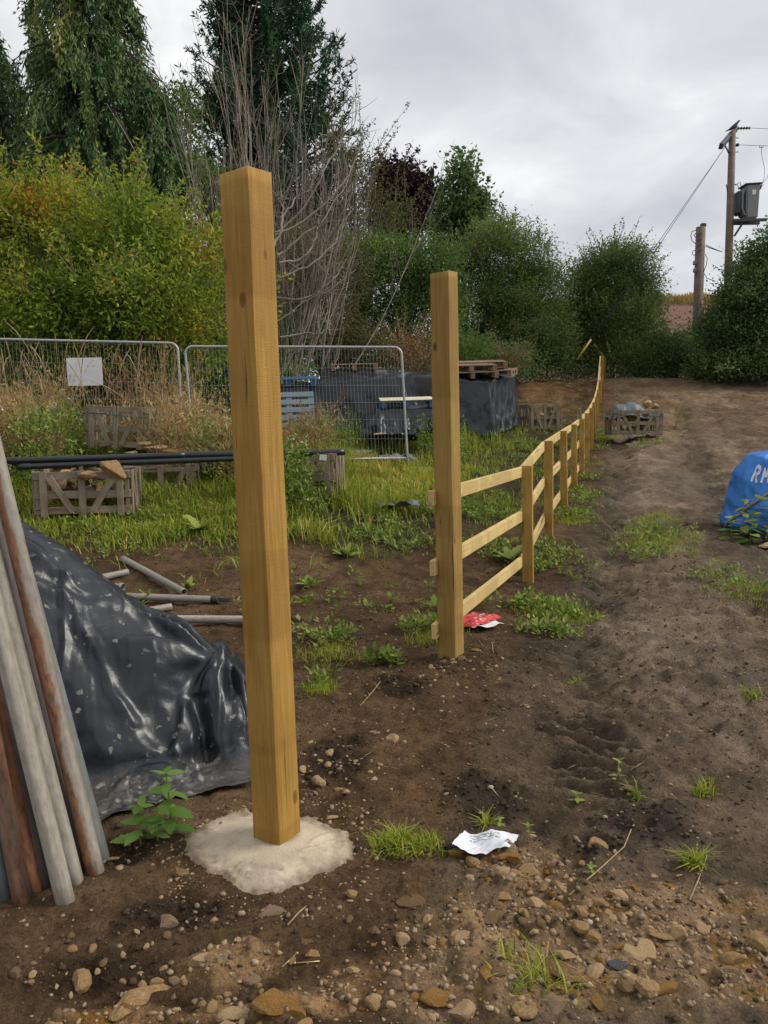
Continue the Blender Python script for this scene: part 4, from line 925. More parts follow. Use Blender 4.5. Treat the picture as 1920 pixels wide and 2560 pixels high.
mesh_panel(atY(-90, 846, 12.2), atY(444, 858, 12.50), 2.0, 'mesh fence panel carrying the blank white board', .0)
sa = atY(172, 897, 12.30); sb = atY(255, 962, 12.32); o = box('sign_board', (.54, .006, .43), M['white_board'], ((sa + sb) / 2 + np.array([0, -.03, 0])), (0, .01, .05), None, .001); tag(o, 'blank white board fixed to the mesh fence among dry weeds', 'sign')

# ------------------------------------------------------------------ utility poles
def build_utility():
    Y = 30.0; top = atY(1831, 330, Y); base = atY(1826, 900, Y); zb = float(gz(np.array([base[0]]), np.array([base[1]]))[0]) - .3
    u = empty('utility_pole', (top[0], top[1], zb)); tag(u, 'tall timber electricity pole carrying a grey transformer', 'utility pole'); o = np.array([top[0], top[1], zb]); H = top[2] - zb
    tubes_obj('pole_shaft', [([(.0 - .07, 0, 0), (-.03, 0, H * .5), (0, 0, H)], [.17, .145, .12])], M['utility'], u, 14)
    def Lc(px, py, dy=0): return atY(px, py, Y + dy) - o
    # sloping crossarm seen nearly end on
    a = Lc(1802, 366, -1.0); b_ = Lc(1840, 322, .9); plank('crossarm', a, b_, .20, .14, (1, 0, 0), M['steel_dark'], u, .01)
    plank('arm_brace', Lc(1812, 362, -.5), Lc(1822, 382), .06, .03, (0, 1, 0), M['steel_dark'], u)
    for py in (345, 380): box('step_bolt', (.14, .025, .025), M['steel_dark'], Lc(1842, py), (0, 0, 0), u, .002)
    ins = []
    for (px, py, dy) in ((1858, 321, .9), (1843, 363, 0)):
        for k in range(5): pass
    def insul(px0, px1, py, dy):
        a = Lc(px0, py, dy); b_ = Lc(px1, py - 1, dy); n = 9; pts = [a + (b_ - a) * i / (n - 1) for i in range(n)]; rr = [.02 if i % 2 else .06 for i in range(n)]
        tubes_obj('insulator', [(pts, rr)], M['porcelain'], u, 10)
        w_ = [b_ + (Lc(2300, py - 8, dy) - b_) * t + np.array([0, 0, -.35 * 4 * t * (1 - t) * .3]) for t in np.linspace(0, 1, 12)]
        tubes_obj('line_wire', [(w_, .008)], M['wire'], u, 5)
    insul(1846, 1874, 321, .9); insul(1840, 1846, 363, 0)
    # downlead from the lower line to the bushing
    tubes_obj('jumper_wire', [([Lc(1903, 364), Lc(1904, 385), Lc(1911, 420), Lc(1912, 440), Lc(1905, 459)], .008), ([Lc(1925, 420), Lc(1918, 445), Lc(1905, 460)], .008), ([Lc(1898, 364), Lc(1899, 369), Lc(1907, 369), Lc(1908, 364)], .012)], M['wire'], u, 5)
    tubes_obj('low_cable', [([Lc(1838, 463), Lc(1846, 458), Lc(1850, 455), Lc(1853, 468)], .012), ([Lc(1830, 468), Lc(1836, 462), Lc(1842, 460), Lc(1847, 470)], .012), ([Lc(1815, 462), Lc(1817, 470), Lc(1819, 500), Lc(1817, 560), Lc(1816, 610)], .014), ([Lc(1838, 460), Lc(1822, 464), Lc(1816, 461), Lc(1818, 472)], .012)], M['wire'], u, 5)
    # transformer tank
    t = empty('transformer', Lc(1865, 549) + o - o); t.parent = u; t.location = Lc(1865, 549)
    def Tk(px, py, dy=0): return atY(px, py, Y + dy) - o - np.array(Lc(1865, 549))
    wd = .46; bm = bmesh.new(); bmesh.ops.create_cube(bm, size=1)
    Ht = Tk(1875, 465)[2] - Tk(1870, 548)[2]
    for v in bm.verts:
        s = 1.08 if v.co.z > 0 else .92; v.co = Vector((v.co.x * wd * s, v.co.y * .55 * s, (v.co.z + .5) * Ht))
    bmesh.ops.bevel(bm, geom=bm.edges[:], offset=.04, segments=3, affect='EDGES')
    me = bpy.data.meshes.new('tank'); bm.to_mesh(me); bm.free(); me.materials.append(M['tank']); ob = bpy.data.objects.new('tank', me); COL.objects.link(ob); ob.parent = t; ob.location = (.12, 0, 0)
    box('lid', (.62, .66, .05), M['steel_dark'], (.12, 0, Ht + .02), (0, -.03, 0), t, .01)
    tubes_obj('cooling_tube', [([(-.05, y, Ht * .92), (-.18, y, Ht * .84), (-.24, y, Ht * .7), (-.24, y, Ht * .3), (-.16, y, Ht * .12), (-.05, y, Ht * .08)], .035) for y in (-.2, -.07, .07, .2)], M['tank'], t, 8)
    box('fin_bank', (.24, .42, Ht * .72), M['steel_dark'], (-.30, .05, Ht * .5), (0, 0, 0), t, .08)
    box('rating_plate', (.14, .006, .17), M['white_board'], (.14, -.295, Ht * .76), (0, 0, 0), t, .002)
    tubes_obj('bushing', [([(.32, 0, Ht * .82), (.42, 0, Ht * .9), (.47, 0, Ht * .95), (.52, 0, Ht * 1.0), (.60, 0, Ht * 1.06)], [.10, .06, .075, .05, .03])], M['porcelain'], t, 10)
    pl = empty('platform', Lc(1868, 553)); pl.parent = u
    box('platform_beam', (1.2, .10, .10), M['steel_dark'], (-.02, -.25, -.02), (0, .01, 0), pl, .008); box('platform_beam', (1.2, .10, .10), M['steel_dark'], (-.02, .25, -.02), (0, .01, 0), pl, .008)
    plank('platform_brace', Vector(Lc(1836, 590)), Vector(Lc(1858, 556)), .07, .05, (0, 1, 0), M['steel_dark'], u)
    # twin stays to an anchor in the hedge bottom, yellow guard on the lower end
    an = atY(1418, 934, 28.4); pa_ = np.array(Lc(1812, 369, -.4))
    for k, off in ((0, -.05), (1, .07)):
        e_ = an - o + np.array([off, 0, 0]); tubes_obj('stay_wire', [([pa_, pa_ * .5 + e_ * .5 + np.array([off * .5, 0, -.05]), e_], .011)], M['wire'], u, 5)
    g0 = an - o; tubes_obj('stay_guard', [([g0 + (pa_ - g0) * .06, g0 + (pa_ - g0) * .15], .035)], M['yellow_guard'], u, 8)
    # second, shorter pole
    Y2 = 33.0; t2 = atY(1752, 568, Y2); b2 = atY(1742, 850, Y2); z2 = 2.2
    u2 = empty('utility_pole', (b2[0], b2[1], z2)); tag(u2, 'short thick cut off timber pole looped with cables', 'utility pole'); o2 = np.array([b2[0], b2[1], z2])
    tubes_obj('pole_shaft', [([(-.03, 0, 0), b2 - o2, t2 - o2], [.20, .20, .19])], M['utility'], u2, 14)
    def L2(px, py, dy=0): return atY(px, py, Y2 + dy) - o2
    box('top_bracket', (.20, .2, .14), M['steel_dark'], L2(1758, 563), (0, .1, 0), u2, .02)
    for py in (628, 650, 660, 676): pass
    for (px, py) in ((1737, 657), (1737, 676)): box('insulator_box', (.13, .14, .18), M['tank'], L2(px, py, -.1), (0, .15, 0), u2, .03)
    for (px, py) in ((1751, 585), (1750, 600), (1750, 612), (1750, 626)): plank('cable_clip', L2(px - 7, py + 3, -.2), L2(px + 4, py - 3, -.2), .04, .03, (0, 1, 0), M['steel_dark'], u2)
    cab = [[(1740, 575), (1730, 579), (1727, 590), (1730, 602), (1740, 610)], [(1741, 582), (1735, 588), (1739, 594)], [(1741, 625), (1733, 627), (1730, 635), (1735, 639), (1742, 632)], [(1764, 612), (1785, 622), (1806, 630)], [(1764, 616), (1780, 622), (1806, 630)], [(1763, 635), (1768, 645), (1766, 662), (1759, 680)], [(1760, 684), (1768, 696), (1788, 703)]]
    tubes_obj('cable', [([L2(*q, -.15) for q in c], .016) for c in cab], M['wire'], u2, 5)
    # bird on the crossarm
    bp = atY(1836, 322, Y + .6); n = 12; th = np.arange(n) * 2 * np.pi / n
    sec = [(-.30, .02, .012, -.10), (-.20, .035, .025, -.06), (-.10, .06, .055, 0), (0, .075, .075, .06), (.07, .06, .065, .12), (.11, .04, .042, .17), (.14, .038, .04, .205), (.165, .03, .03, .22), (.18, .012, .012, .222), (.205, .003, .003, .215)]
    V = np.array([[x, wy * np.cos(t), z + wz * np.sin(t)] for x, wy, wz, z in sec for t in th])
    ob = np_mesh('bird', V, [grid_faces(len(sec), n, 0, True)[:, ::-1]], M['bird'], None, True); ob.location = bp + np.array([0, 0, .02]); ob.scale = (1.25,) * 3; ob.rotation_euler = (0, 0, .25); tag(ob, 'dark pigeon perched on the crossarm of the electricity pole', 'bird')
    tubes_obj('leg', [([(.0, -.02, 0), (.01, -.02, -.08)], .006), ([(.0, .02, 0), (.01, .02, -.08)], .006)], M['bird'], ob, 5)
build_utility()

# ------------------------------------------------------------------ blue bulk bag by the right edge
def build_bag():
    c = ground_at(1905, 1325); Yb = c[1]; k = np.array([c[0] + .27, Yb + .35])
    nu, nv = 60, 110; ph = np.linspace(0, 1, nu)[:, None]; th = np.linspace(0, 2 * np.pi, nv, endpoint=False)[None]
    sq = (np.abs(np.cos(th)) ** 4 + np.abs(np.sin(th)) ** 4) ** (-.25)
    prof = np.interp(ph, [0, .08, .45, .72, .9, 1], [.95, 1.0, .90, .72, .50, .02]); hz = np.interp(ph, [0, .08, .45, .72, .9, 1], [0, .04, .36, .66, .88, .93])
    rad = .46 * sq * prof
    fold = .15 * (ridged(th / 6.283 * 9 + ph * 2.2, ph * 2 + th * .0, 131, 2) - .45) + .06 * (ridged(th / 6.283 * 16 + ph * 4, ph * 5 - th, 133, 2) - .5)
    rad = rad + fold * sstep(0, .2, ph) * sstep(1.02, .8, ph)
    X = k[0] + rad * np.cos(th + .4); Y = k[1] + rad * np.sin(th + .4); Z = hz * 1.0 + 0 * th + .05 * fbm(np.cos(th) * 2 + ph, np.sin(th) * 2, 135, 2) * sstep(.2, .9, ph)
    Z = Z + c[2] - .03
    m = N('blue_woven_bag', .55, .35); v = m.vec('Object'); n = m.noise(v, 5, 5)
    m.col(m.ramp(n, [(.3, (.022, .12, .42)), (.7, (.045, .21, .60))])); m.bump(m.noise(v, 22, 4), .3, .015)
    o = np_mesh('bulk_bag', np.stack([X - k[0], Y - k[1], Z - c[2]], -1).reshape(-1, 3), grid_faces(nu, nv, 0, True), m.m, None, True); o.location = (k[0], k[1], c[2])
    tag(o, 'slumped bright blue bulk bag tied round with rope', 'bulk bag')
    # printed white letters on the side facing the track, following the cloth
    def surf(a, z):   # a: angle index fraction, z fraction -> point
        i = np.clip(z * (nu - 1), 0, nu - 1.001); j = (a / (2 * np.pi) * nv) % nv
        i0 = int(i); j0 = int(j); fi, fj = i - i0, j - j0; G = lambda a_, b_: np.array([X[a_, b_ % nv], Y[a_, b_ % nv], Z[a_, b_ % nv]])
        p = (G(i0, j0) * (1 - fi) + G(i0 + 1, j0) * fi) * (1 - fj) + (G(i0, j0 + 1) * (1 - fi) + G(i0 + 1, j0 + 1) * fi) * fj
        nrm = np.array([math.cos(a + .4), math.sin(a + .4), .25]); return p + nrm * .006
    a0 = math.pi + .55 - .4
    glyphs = [[[(0, 0), (.0, 1)], [(.0, 1), (.5, .92)], [(.5, .92), (.5, .55)], [(.5, .55), (.05, .5)], [(.2, .5), (.6, 0)]],
              [[(0, 0), (.05, 1)], [(.05, 1), (.35, .4)], [(.35, .4), (.65, 1)], [(.65, 1), (.7, 0)]]]
    for (gi, (ao, zo, sa_, sz_)) in enumerate([(.0, .66, .26, .15), (.28, .67, .26, .15), (-.12, .40, .2, .07)]):
        V = []; F = []
        for (p, q) in glyphs[gi % 2]:
            p = np.array(p); q = np.array(q); d = q - p; d = d / np.linalg.norm(d); nn = np.array([-d[1], d[0]]) * .12
            for t in range(6):
                s0, s1_ = p + (q - p) * t / 6, p + (q - p) * (t + 1) / 6; b0 = len(V)
                for r_ in (s0 + nn, s0 - nn, s1_ - nn, s1_ + nn): V.append(surf(a0 + ao + r_[0] * sa_, zo + r_[1] * sz_) - np.array([k[0], k[1], c[2]]))
                F.append([b0, b0 + 1, b0 + 2, b0 + 3])
        np_mesh('printed_letter', np.array(V), np.array(F), M['print'], o)
    # rope slanting round the bag
    pts = []
    for t in np.linspace(0, 1, 26):
        a = math.pi - .4 + .02 + t * 1.5 - .15; zz = .02 + .66 * t ** .8; pts.append(surf(a, zz) + np.array([math.cos(a + .4), math.sin(a + .4), 0]) * .012)
    rp_ = tubes_obj('rope', [(np.array(pts) , .014)], M['rope'], None, 8); tag(rp_, 'tan rope slung slantwise across the blue bag', 'rope')
    s = gpt(1900, 1352); stone((s[0] + .06, s[1] - .1, s[2] + .05), .18, 'stone_pale', 'pale flat kerb stone in the weeds before the blue bag', None, (0, 0, .15), 1, flat=(1.4, .8, .6))
    return k, c
BAGK, BAGC = build_bag()

# ------------------------------------------------------------------ litter
def build_litter():
    p = gpt(1215, 2122); m = N('printed_paper', .7, .3); v = m.vec('Object')
    sx = m.n('ShaderNodeSeparateXYZ'); m.l(v, sx.inputs[0])
    line = m.math('FRACT', m.math('MULTIPLY', sx.outputs[1], 75)); band = m.math('LESS_THAN', line, .42)
    wd = m.math('GREATER_THAN', m.noise(m.vec('Object', (260, 75, 1)), 1.0, 1), .43)
    zone_ = m.math('MULTIPLY', m.math('GREATER_THAN', sx.outputs[1], .005), m.math('LESS_THAN', sx.outputs[1], .048)); zx = m.math('MULTIPLY', m.math('GREATER_THAN', sx.outputs[0], -.065), m.math('LESS_THAN', sx.outputs[0], .05))
    ink = m.math('MULTIPLY', m.math('MULTIPLY', band, wd), m.math('MULTIPLY', zone_, zx))
    mud = m.ramp(m.noise(v, 22, 5, .6), [(.64, (0, 0, 0)), (.68, (1, 1, 1))])
    m.col(m.mix(mud, m.mix(m.math('MULTIPLY', ink, .8), (.66, .67, .72), (.08, .08, .1)), (.12, .085, .055)))
    nu, nv = 40, 26; u = np.linspace(-.5, .5, nu)[:, None]; w_ = np.linspace(-.5, .5, nv)[None]
    X = u * .205 + 0 * w_ + .03 * w_; Y = w_ * .135 + 0 * u + .012 * np.sin(u * 6); Z = .016 + .012 * np.sin(u * 7 + w_ * 3) + .010 * sstep(.2, .5, np.abs(u)) + .006 * fbm(u * 8, w_ * 8, 141, 2)
    o = np_mesh('paper_sheet', np.stack([X, Y, Z], -1).reshape(-1, 3), grid_faces(nu, nv), m.m, None, True); o.location = p; o.rotation_euler = (0, 0, -.22); tag(o, 'mud spotted white printed sheet lying on the rubble', 'paper')
    p = gpt(1186, 1562); m = N('red_printed_bag', .35, .5); v = m.vec('Object', (1, 1, 1)); n = m.noise(m.vec('Object', (26, 70, 20)), 1.0, 2); st = m.noise(m.vec('Object', (1, 7, 1)), 3, 2)
    k = m.math('MULTIPLY', m.math('GREATER_THAN', n, .60), m.math('GREATER_THAN', st, .50)); m.col(m.mix(k, (.52, .025, .022), (.72, .70, .68)))
    o = crumple('plastic_bag', (p[0], p[1], p[2] + .045), .36, .30, .75, .05, m.m, 'crumpled red plastic bag with white lettering under the lowest rail', 'plastic bag', 143, .02, 36, 30, .03)
    m2 = M['white_board']; o = crumple('plastic_wrapper', (p[0] + .10, p[1] - .14, p[2] + .03), .20, .10, .7, .03, m2, 'white plastic wrapper beside the red bag', 'wrapper', 149, .0, 20, 14)
    # two brass screws and bits of straw
    for (a, b_, lab) in [((742, 2398), (706, 2432), 'brass coloured screw lying at a slant on bare soil'), ((740, 2419), (800, 2423), 'brass coloured screw lying level beside another screw')]:
        A = gpt(*a); B = gpt(*b_); A[2] += .006; B[2] += .006; o = tubes_obj('screw', [([A, B], .0022)], M['screw'], None, 6); tag(o, lab, 'screw', 'screws on the soil')
        d = (B - A) / np.linalg.norm(B - A); tubes_obj('head', [([A - d * .004, A], [.005, .0045])], M['screw'], o, 8)
    straws = [[(1423, 2262), (1500, 2190), (1560, 2140), (1578, 2105)], [(1724, 2268), (1745, 2210), (1766, 2170), (1765, 2155)], [(1893, 1705), (1898, 1735), (1905, 1758)], [(720, 2330), (745, 2300), (766, 2285)], [(1785, 2440), (1810, 2460), (1835, 2478)], [(900, 1766), (935, 1738), (952, 1722)], [(1230, 1618), (1232, 1640), (1234, 1655)], [(1470, 1268), (1530, 1330), (1570, 1370)]]
    for i, s in enumerate(straws):
        P = np.array([gpt(*q) for q in s]); P[:, 2] += np.linspace(.008, .03, len(P)) * (1 if i != 1 else .6)
        o = tubes_obj('straw_stalk', [(P, np.linspace(.0032, .0018, len(P)))], M['lf_straw'] if False else M['rope'], None, 5); tag(o, 'pale dry straw stalk lying on the bare soil', 'straw', 'straw stalks on the soil')
build_litter()

# ------------------------------------------------------------------ vegetation helpers
def sph(n): return unit(rng.normal(size=(n, 3)))
def blob_centers(bl, n, low=-.55, shell=.28, rough=.22):
    """clump centres through the volume of ellipsoid lobes, biased to the outside"""
    bl = np.array(bl, float); wgt = (bl[:, 3] * bl[:, 4] + bl[:, 3] * bl[:, 5] + bl[:, 4] * bl[:, 5]); idx = rng.choice(len(bl), n, p=wgt / wgt.sum())
    d = sph(n); flip = d[:, 2] < low; d[flip, 2] *= -1
    r_ = (1 - shell * rng.power(1.3, n)[::-1] * rng.uniform(0, 1, n) ** .6 * 2.2).clip(.15, 1)
    q = bl[idx]; nzz = vn(d[:, 0] * 3 + idx * 7.7, d[:, 1] * 3 + d[:, 2] * 2, 7) - .5
    r_ = r_ * (1 + rough * 2 * nzz)
    return q[:, :3] + d * r_[:, None] * q[:, 3:6], d, r_
def foliage(name, C, D, rad, per, L, W, mat, parent, droop=0., outward=.5, tvar=.22, tbase=None, flatness=.7):
    K = len(C); i = np.repeat(np.arange(K), per); n = len(i)
    rad = np.broadcast_to(np.asarray(rad, float), (K,))
    off = rng.normal(size=(n, 3)) * (rad[i] * .55)[:, None]; off[:, 2] *= flatness
    P = C[i] + off; A = unit(D[i] * outward + unit(off) * .5 + rng.normal(size=(n, 3)) * .55 + np.array([0, 0, -droop]))
    S = unit(np.cross(A, np.array([0, 0, 1.]) + rng.normal(size=(n, 3)) * .55))
    V, F = leaf_quads(P, A, S, rng.uniform(.65, 1.25, n) * L, rng.uniform(.7, 1.2, n) * W)
    tb = (rng.normal(.45, .14, K) if tbase is None else tbase); q_ = C / (rad.mean() * 2.4); tb = tb + .62 * (vn(q_[:, 0] + q_[:, 2] * .6, q_[:, 2] - q_[:, 1] * .5, 333) - .5)
    return np_mesh(name, V, F, mat, parent, False, np.clip(tb[i] + rng.normal(0, tvar, n), 0, 1))
def limbs(name, base, C, mat, parent, n=14, r0=.12, trunk_h=.5, sides=6):
    """tapered trunk splitting into limbs that reach into the crown"""
    base = np.array(base, float); sel = C[rng.choice(len(C), min(n, len(C)), replace=False)]; top = C[:, 2].max(); L = []
    ctr = C.mean(0); fork = base + (np.array([ctr[0], ctr[1], base[2]]) - base) * .3; fork[2] = base[2] + (top - base[2]) * trunk_h * .5
    L.append(([base - np.array([0, 0, .2]), (base + fork) / 2 + rng.normal(0, .05, 3), fork], [r0 * 1.15, r0, r0 * .85]))
    for q in sel:
        mid = fork * .5 + q * .5 + rng.normal(0, .15, 3); mid[2] += .2; L.append((bezier(fork, mid, q, 7), np.linspace(r0 * .6, r0 * .10, 7)))
    return tubes_obj(name, L, mat, parent, sides)
def zground(x, y): return float(gz(np.array([x]), np.array([y]))[0])
PXM = lambda Y: Y / FPX   # metres per photograph pixel at distance Y
def lobes(Y, lst):
    """(px, py, rx px, rz px, depth offset, ry factor) -> ellipsoid lobes in metres"""
    o = []
    for t in lst:
        px, py, rx, rz = t[:4]; dy = t[4] if len(t) > 4 else 0; c = atY(px, py, Y + dy); k = PXM(Y + dy); o.append((c[0], c[1], c[2], rx * k, max(rx, 60) * k * (t[5] if len(t) > 5 else .9), rz * k))
    return o
def bush(name, label, cat, Y, lst, n, per, rad, L, W, mat, base_px, group=None, trunk_r=.07, nl=16, droop=0., outward=.5, shoots=0, shoot_len=.7, tvar=.13, low=-.55, shell=.30, rough=.36, bark='bark', tb=None, crown='crown', sh_up=1.0):
    bl = lobes(Y, lst); C, D, r_ = blob_centers(bl, n, low, shell, rough)
    bp = atY(base_px[0], base_px[1], Y); zb = zground(bp[0], bp[1]); C[:, 2] = np.maximum(C[:, 2], zb + .12)
    e_ = empty(name, (bp[0], bp[1], zb)); tag(e_, label, cat, group); off = np.array([bp[0], bp[1], zb])
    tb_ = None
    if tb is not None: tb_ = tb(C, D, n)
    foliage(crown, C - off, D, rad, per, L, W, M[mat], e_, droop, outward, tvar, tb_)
    limbs('trunk', (0, 0, 0), C - off, M[bark], e_, nl, trunk_r)
    if shoots:
        up_ = np.where((D[:, 2] > .05) & (r_ > .8))[0]; sel = rng.choice(up_, min(shoots, len(up_)), replace=False); T = []; PP = []; AA = []
        for i in sel:
            a = C[i] - off; d = unit(D[i] * np.array([1, 1, .5]) + np.array([0, 0, .9 * sh_up]) + rng.normal(0, .35, 3)); ln = shoot_len * rng.uniform(.4, 1.3)
            b_ = a + d * ln * .6; c = a + d * ln + np.array([0, 0, -.15 * ln]) + D[i] * ln * .25; pts = bezier(a, b_, c, 7); T.append((pts, np.linspace(.012, .004, 7)))
            k = int(ln * 34); t = rng.uniform(0, 1, k)[:, None]; q = (1 - t) ** 2 * a + 2 * t * (1 - t) * b_ + t * t * c; PP.append(q + rng.normal(0, .03, (k, 3))); AA.append(unit(rng.normal(size=(k, 3)) + d * .4))
        tubes_obj('shoot', T, M['twig'], e_, 3, False, False)['kind'] = 'stuff'; PP = np.concatenate(PP); AA = np.concatenate(AA); SS = unit(np.cross(AA, rng.normal(size=AA.shape)))
        V, F = leaf_quads(PP, AA, SS, rng.uniform(.7, 1.2, len(PP)) * L, rng.uniform(.7, 1.2, len(PP)) * W); np_mesh('shoot_leaves', V, F, M[mat], e_, False, np.clip(rng.normal(.5, .2, len(PP)), 0, 1))
    return e_

# ------------------------------------------------------------------ conifers
def weeping_conifer(px, py_top, Y, width_px, z_low, label, seed, nb=150, n_spray=13, tone=.45, lean=0, name='conifer_tree', sl=1.0, mat='lf_conifer'):
    r_ = np.random.default_rng(seed); top = atY(px, py_top, Y); base = np.array([top[0] + lean, top[1], 0]); base[2] = zground(base[0], base[1])
    t_ = empty(name, base); tag(t_, label, 'tree', 'conifers behind the bushes'); H = top[2] - base[2]; W = width_px * PXM(Y)
    L = [([(0, 0, -.2), (-lean * .5, 0, H * .5), (-lean, 0, H)], [.28, .18, .02])]; P = []; A = []; Ln = []; Tn = []
    for b in range(nb):
        z = H * (z_low + (1 - z_low) * r_.uniform(0, 1) ** .85); f = (H - z) / (H * (1 - z_low)); az = r_.uniform(0, 2 * np.pi)
        reach = W * (.22 + .78 * f ** .75) * r_.uniform(.55, 1.15); d = np.array([np.cos(az), np.sin(az), 0])
        s = np.array([-lean * z / H, 0, z]); mid = s + d * reach * .6 + np.array([0, 0, .30 * reach]); end = s + d * reach + np.array([0, 0, -.25 * reach - r_.uniform(0, .5)])
        pts = bezier(s, mid, end, 8); L.append((pts, np.linspace(.05, .008, 8))); tb = r_.normal(tone, .15)
        for k in range(n_spray):
            t = r_.uniform(.25, 1.0); q = (1 - t) ** 2 * s + 2 * t * (1 - t) * mid + t * t * end; ln = r_.uniform(.5, 1.25) * sl; m = 24
            tt = r_.uniform(0, 1, m)[:, None]; sway = d * .10 + r_.normal(0, .07, 3)
            pos = q + np.array([0, 0, -1]) * ln * tt + sway * tt * ln + r_.normal(0, 1, (m, 3)) * np.array([.10, .10, .05]) * (1.15 - .8 * tt)
            P.append(pos); A.append(unit(np.array([0, 0, -1.]) + d * .35 + r_.normal(0, .45, (m, 3)))); Ln.append(r_.uniform(.10, .26, m)); Tn.append(np.clip(tb + .35 * (t - .7) + r_.normal(0, .14, m), 0, 1))
    P = np.concatenate(P); A = np.concatenate(A); Ln = np.concatenate(Ln); S = unit(np.cross(A, r_.normal(size=A.shape)))
    V, F = leaf_quads(P, A, S, Ln, Ln * .20 + .008); np_mesh('crown', V, F, M[mat], t_, False, np.concatenate(Tn)); tubes_obj('trunk', L, M['bark'], t_, 5)
    return t_
weeping_conifer(195, -260, 24.0, 290, .16, 'tall weeping dark green conifer with long hanging sprays', 201, 290, 15, .45)
weeping_conifer(-60, 20, 25.5, 220, .12, 'dark weeping conifer standing behind the yellow green bush', 205, 140, 13, .36)
weeping_conifer(85, -60, 30.0, 60, .55, 'thin pale topped conifer rising behind the weeping one', 207, 46, 8, .75, sl=.6)
weeping_conifer(375, 190, 23.0, 130, .28, 'short weeping conifer drooping beside the bare shrub', 209, 90, 11, .40)

def pine(px, py_top, Y, width_px, z_low, label, seed, nb=130):
    r_ = np.random.default_rng(seed); top = atY(px, py_top, Y); base = np.array([top[0], top[1], zground(top[0], top[1])])
    t_ = empty('pine_tree', base); tag(t_, label, 'tree'); H = top[2] - base[2]; W = width_px * PXM(Y); L = [([(0, 0, -.2), (.05, 0, H * .5), (0, 0, H)], [.32, .2, .03])]; P = []; A = []; Tn = []
    for b in range(nb):
        z = H * (z_low + (1 - z_low) * r_.uniform(0, 1)); f = (H - z) / (H * (1 - z_low)); az = r_.uniform(0, 2 * np.pi); d = np.array([np.cos(az), np.sin(az), 0]); reach = W * (.25 + .75 * f ** .6) * r_.uniform(.5, 1.15)
        s = np.array([0, 0, z]); mid = s + d * reach * .6 + np.array([0, 0, .02 * reach]); end = s + d * reach + np.array([0, 0, .42 * reach]); L.append((bezier(s, mid, end, 7), np.linspace(.06, .012, 7))); tb = r_.normal(.45, .16)
        for k in range(13):
            t = r_.uniform(.2, 1.0) ** .8; q = (1 - t) ** 2 * s + 2 * t * (1 - t) * mid + t * t * end + r_.normal(0, .16, 3); m = 26; dd = unit(d * .4 + np.array([0, 0, .8]) + r_.normal(0, .35, 3)); tt = r_.uniform(0, .5, m)[:, None]
            P.append(q + dd * tt); A.append(unit(dd * .55 + r_.normal(0, .6, (m, 3)))); Tn.append(np.clip(tb + r_.normal(0, .14, m), 0, 1))
    P = np.concatenate(P); A = np.concatenate(A); S = unit(np.cross(A, r_.normal(size=A.shape))); V, F = leaf_quads(P, A, S, r_.uniform(.14, .26, len(P)), r_.uniform(.04, .06, len(P)))
    np_mesh('crown', V, F, M['lf_pine'], t_, False, np.concatenate(Tn)); tubes_obj('trunk', L, M['bark'], t_, 5)
pine(655, -130, 28.0, 255, .20, 'dark upright pine rising behind the bare dead shrub', 211, 260)
pine(590, 20, 29.0, 110, .30, 'second dark pine leader behind the bare shrub', 213, 70)

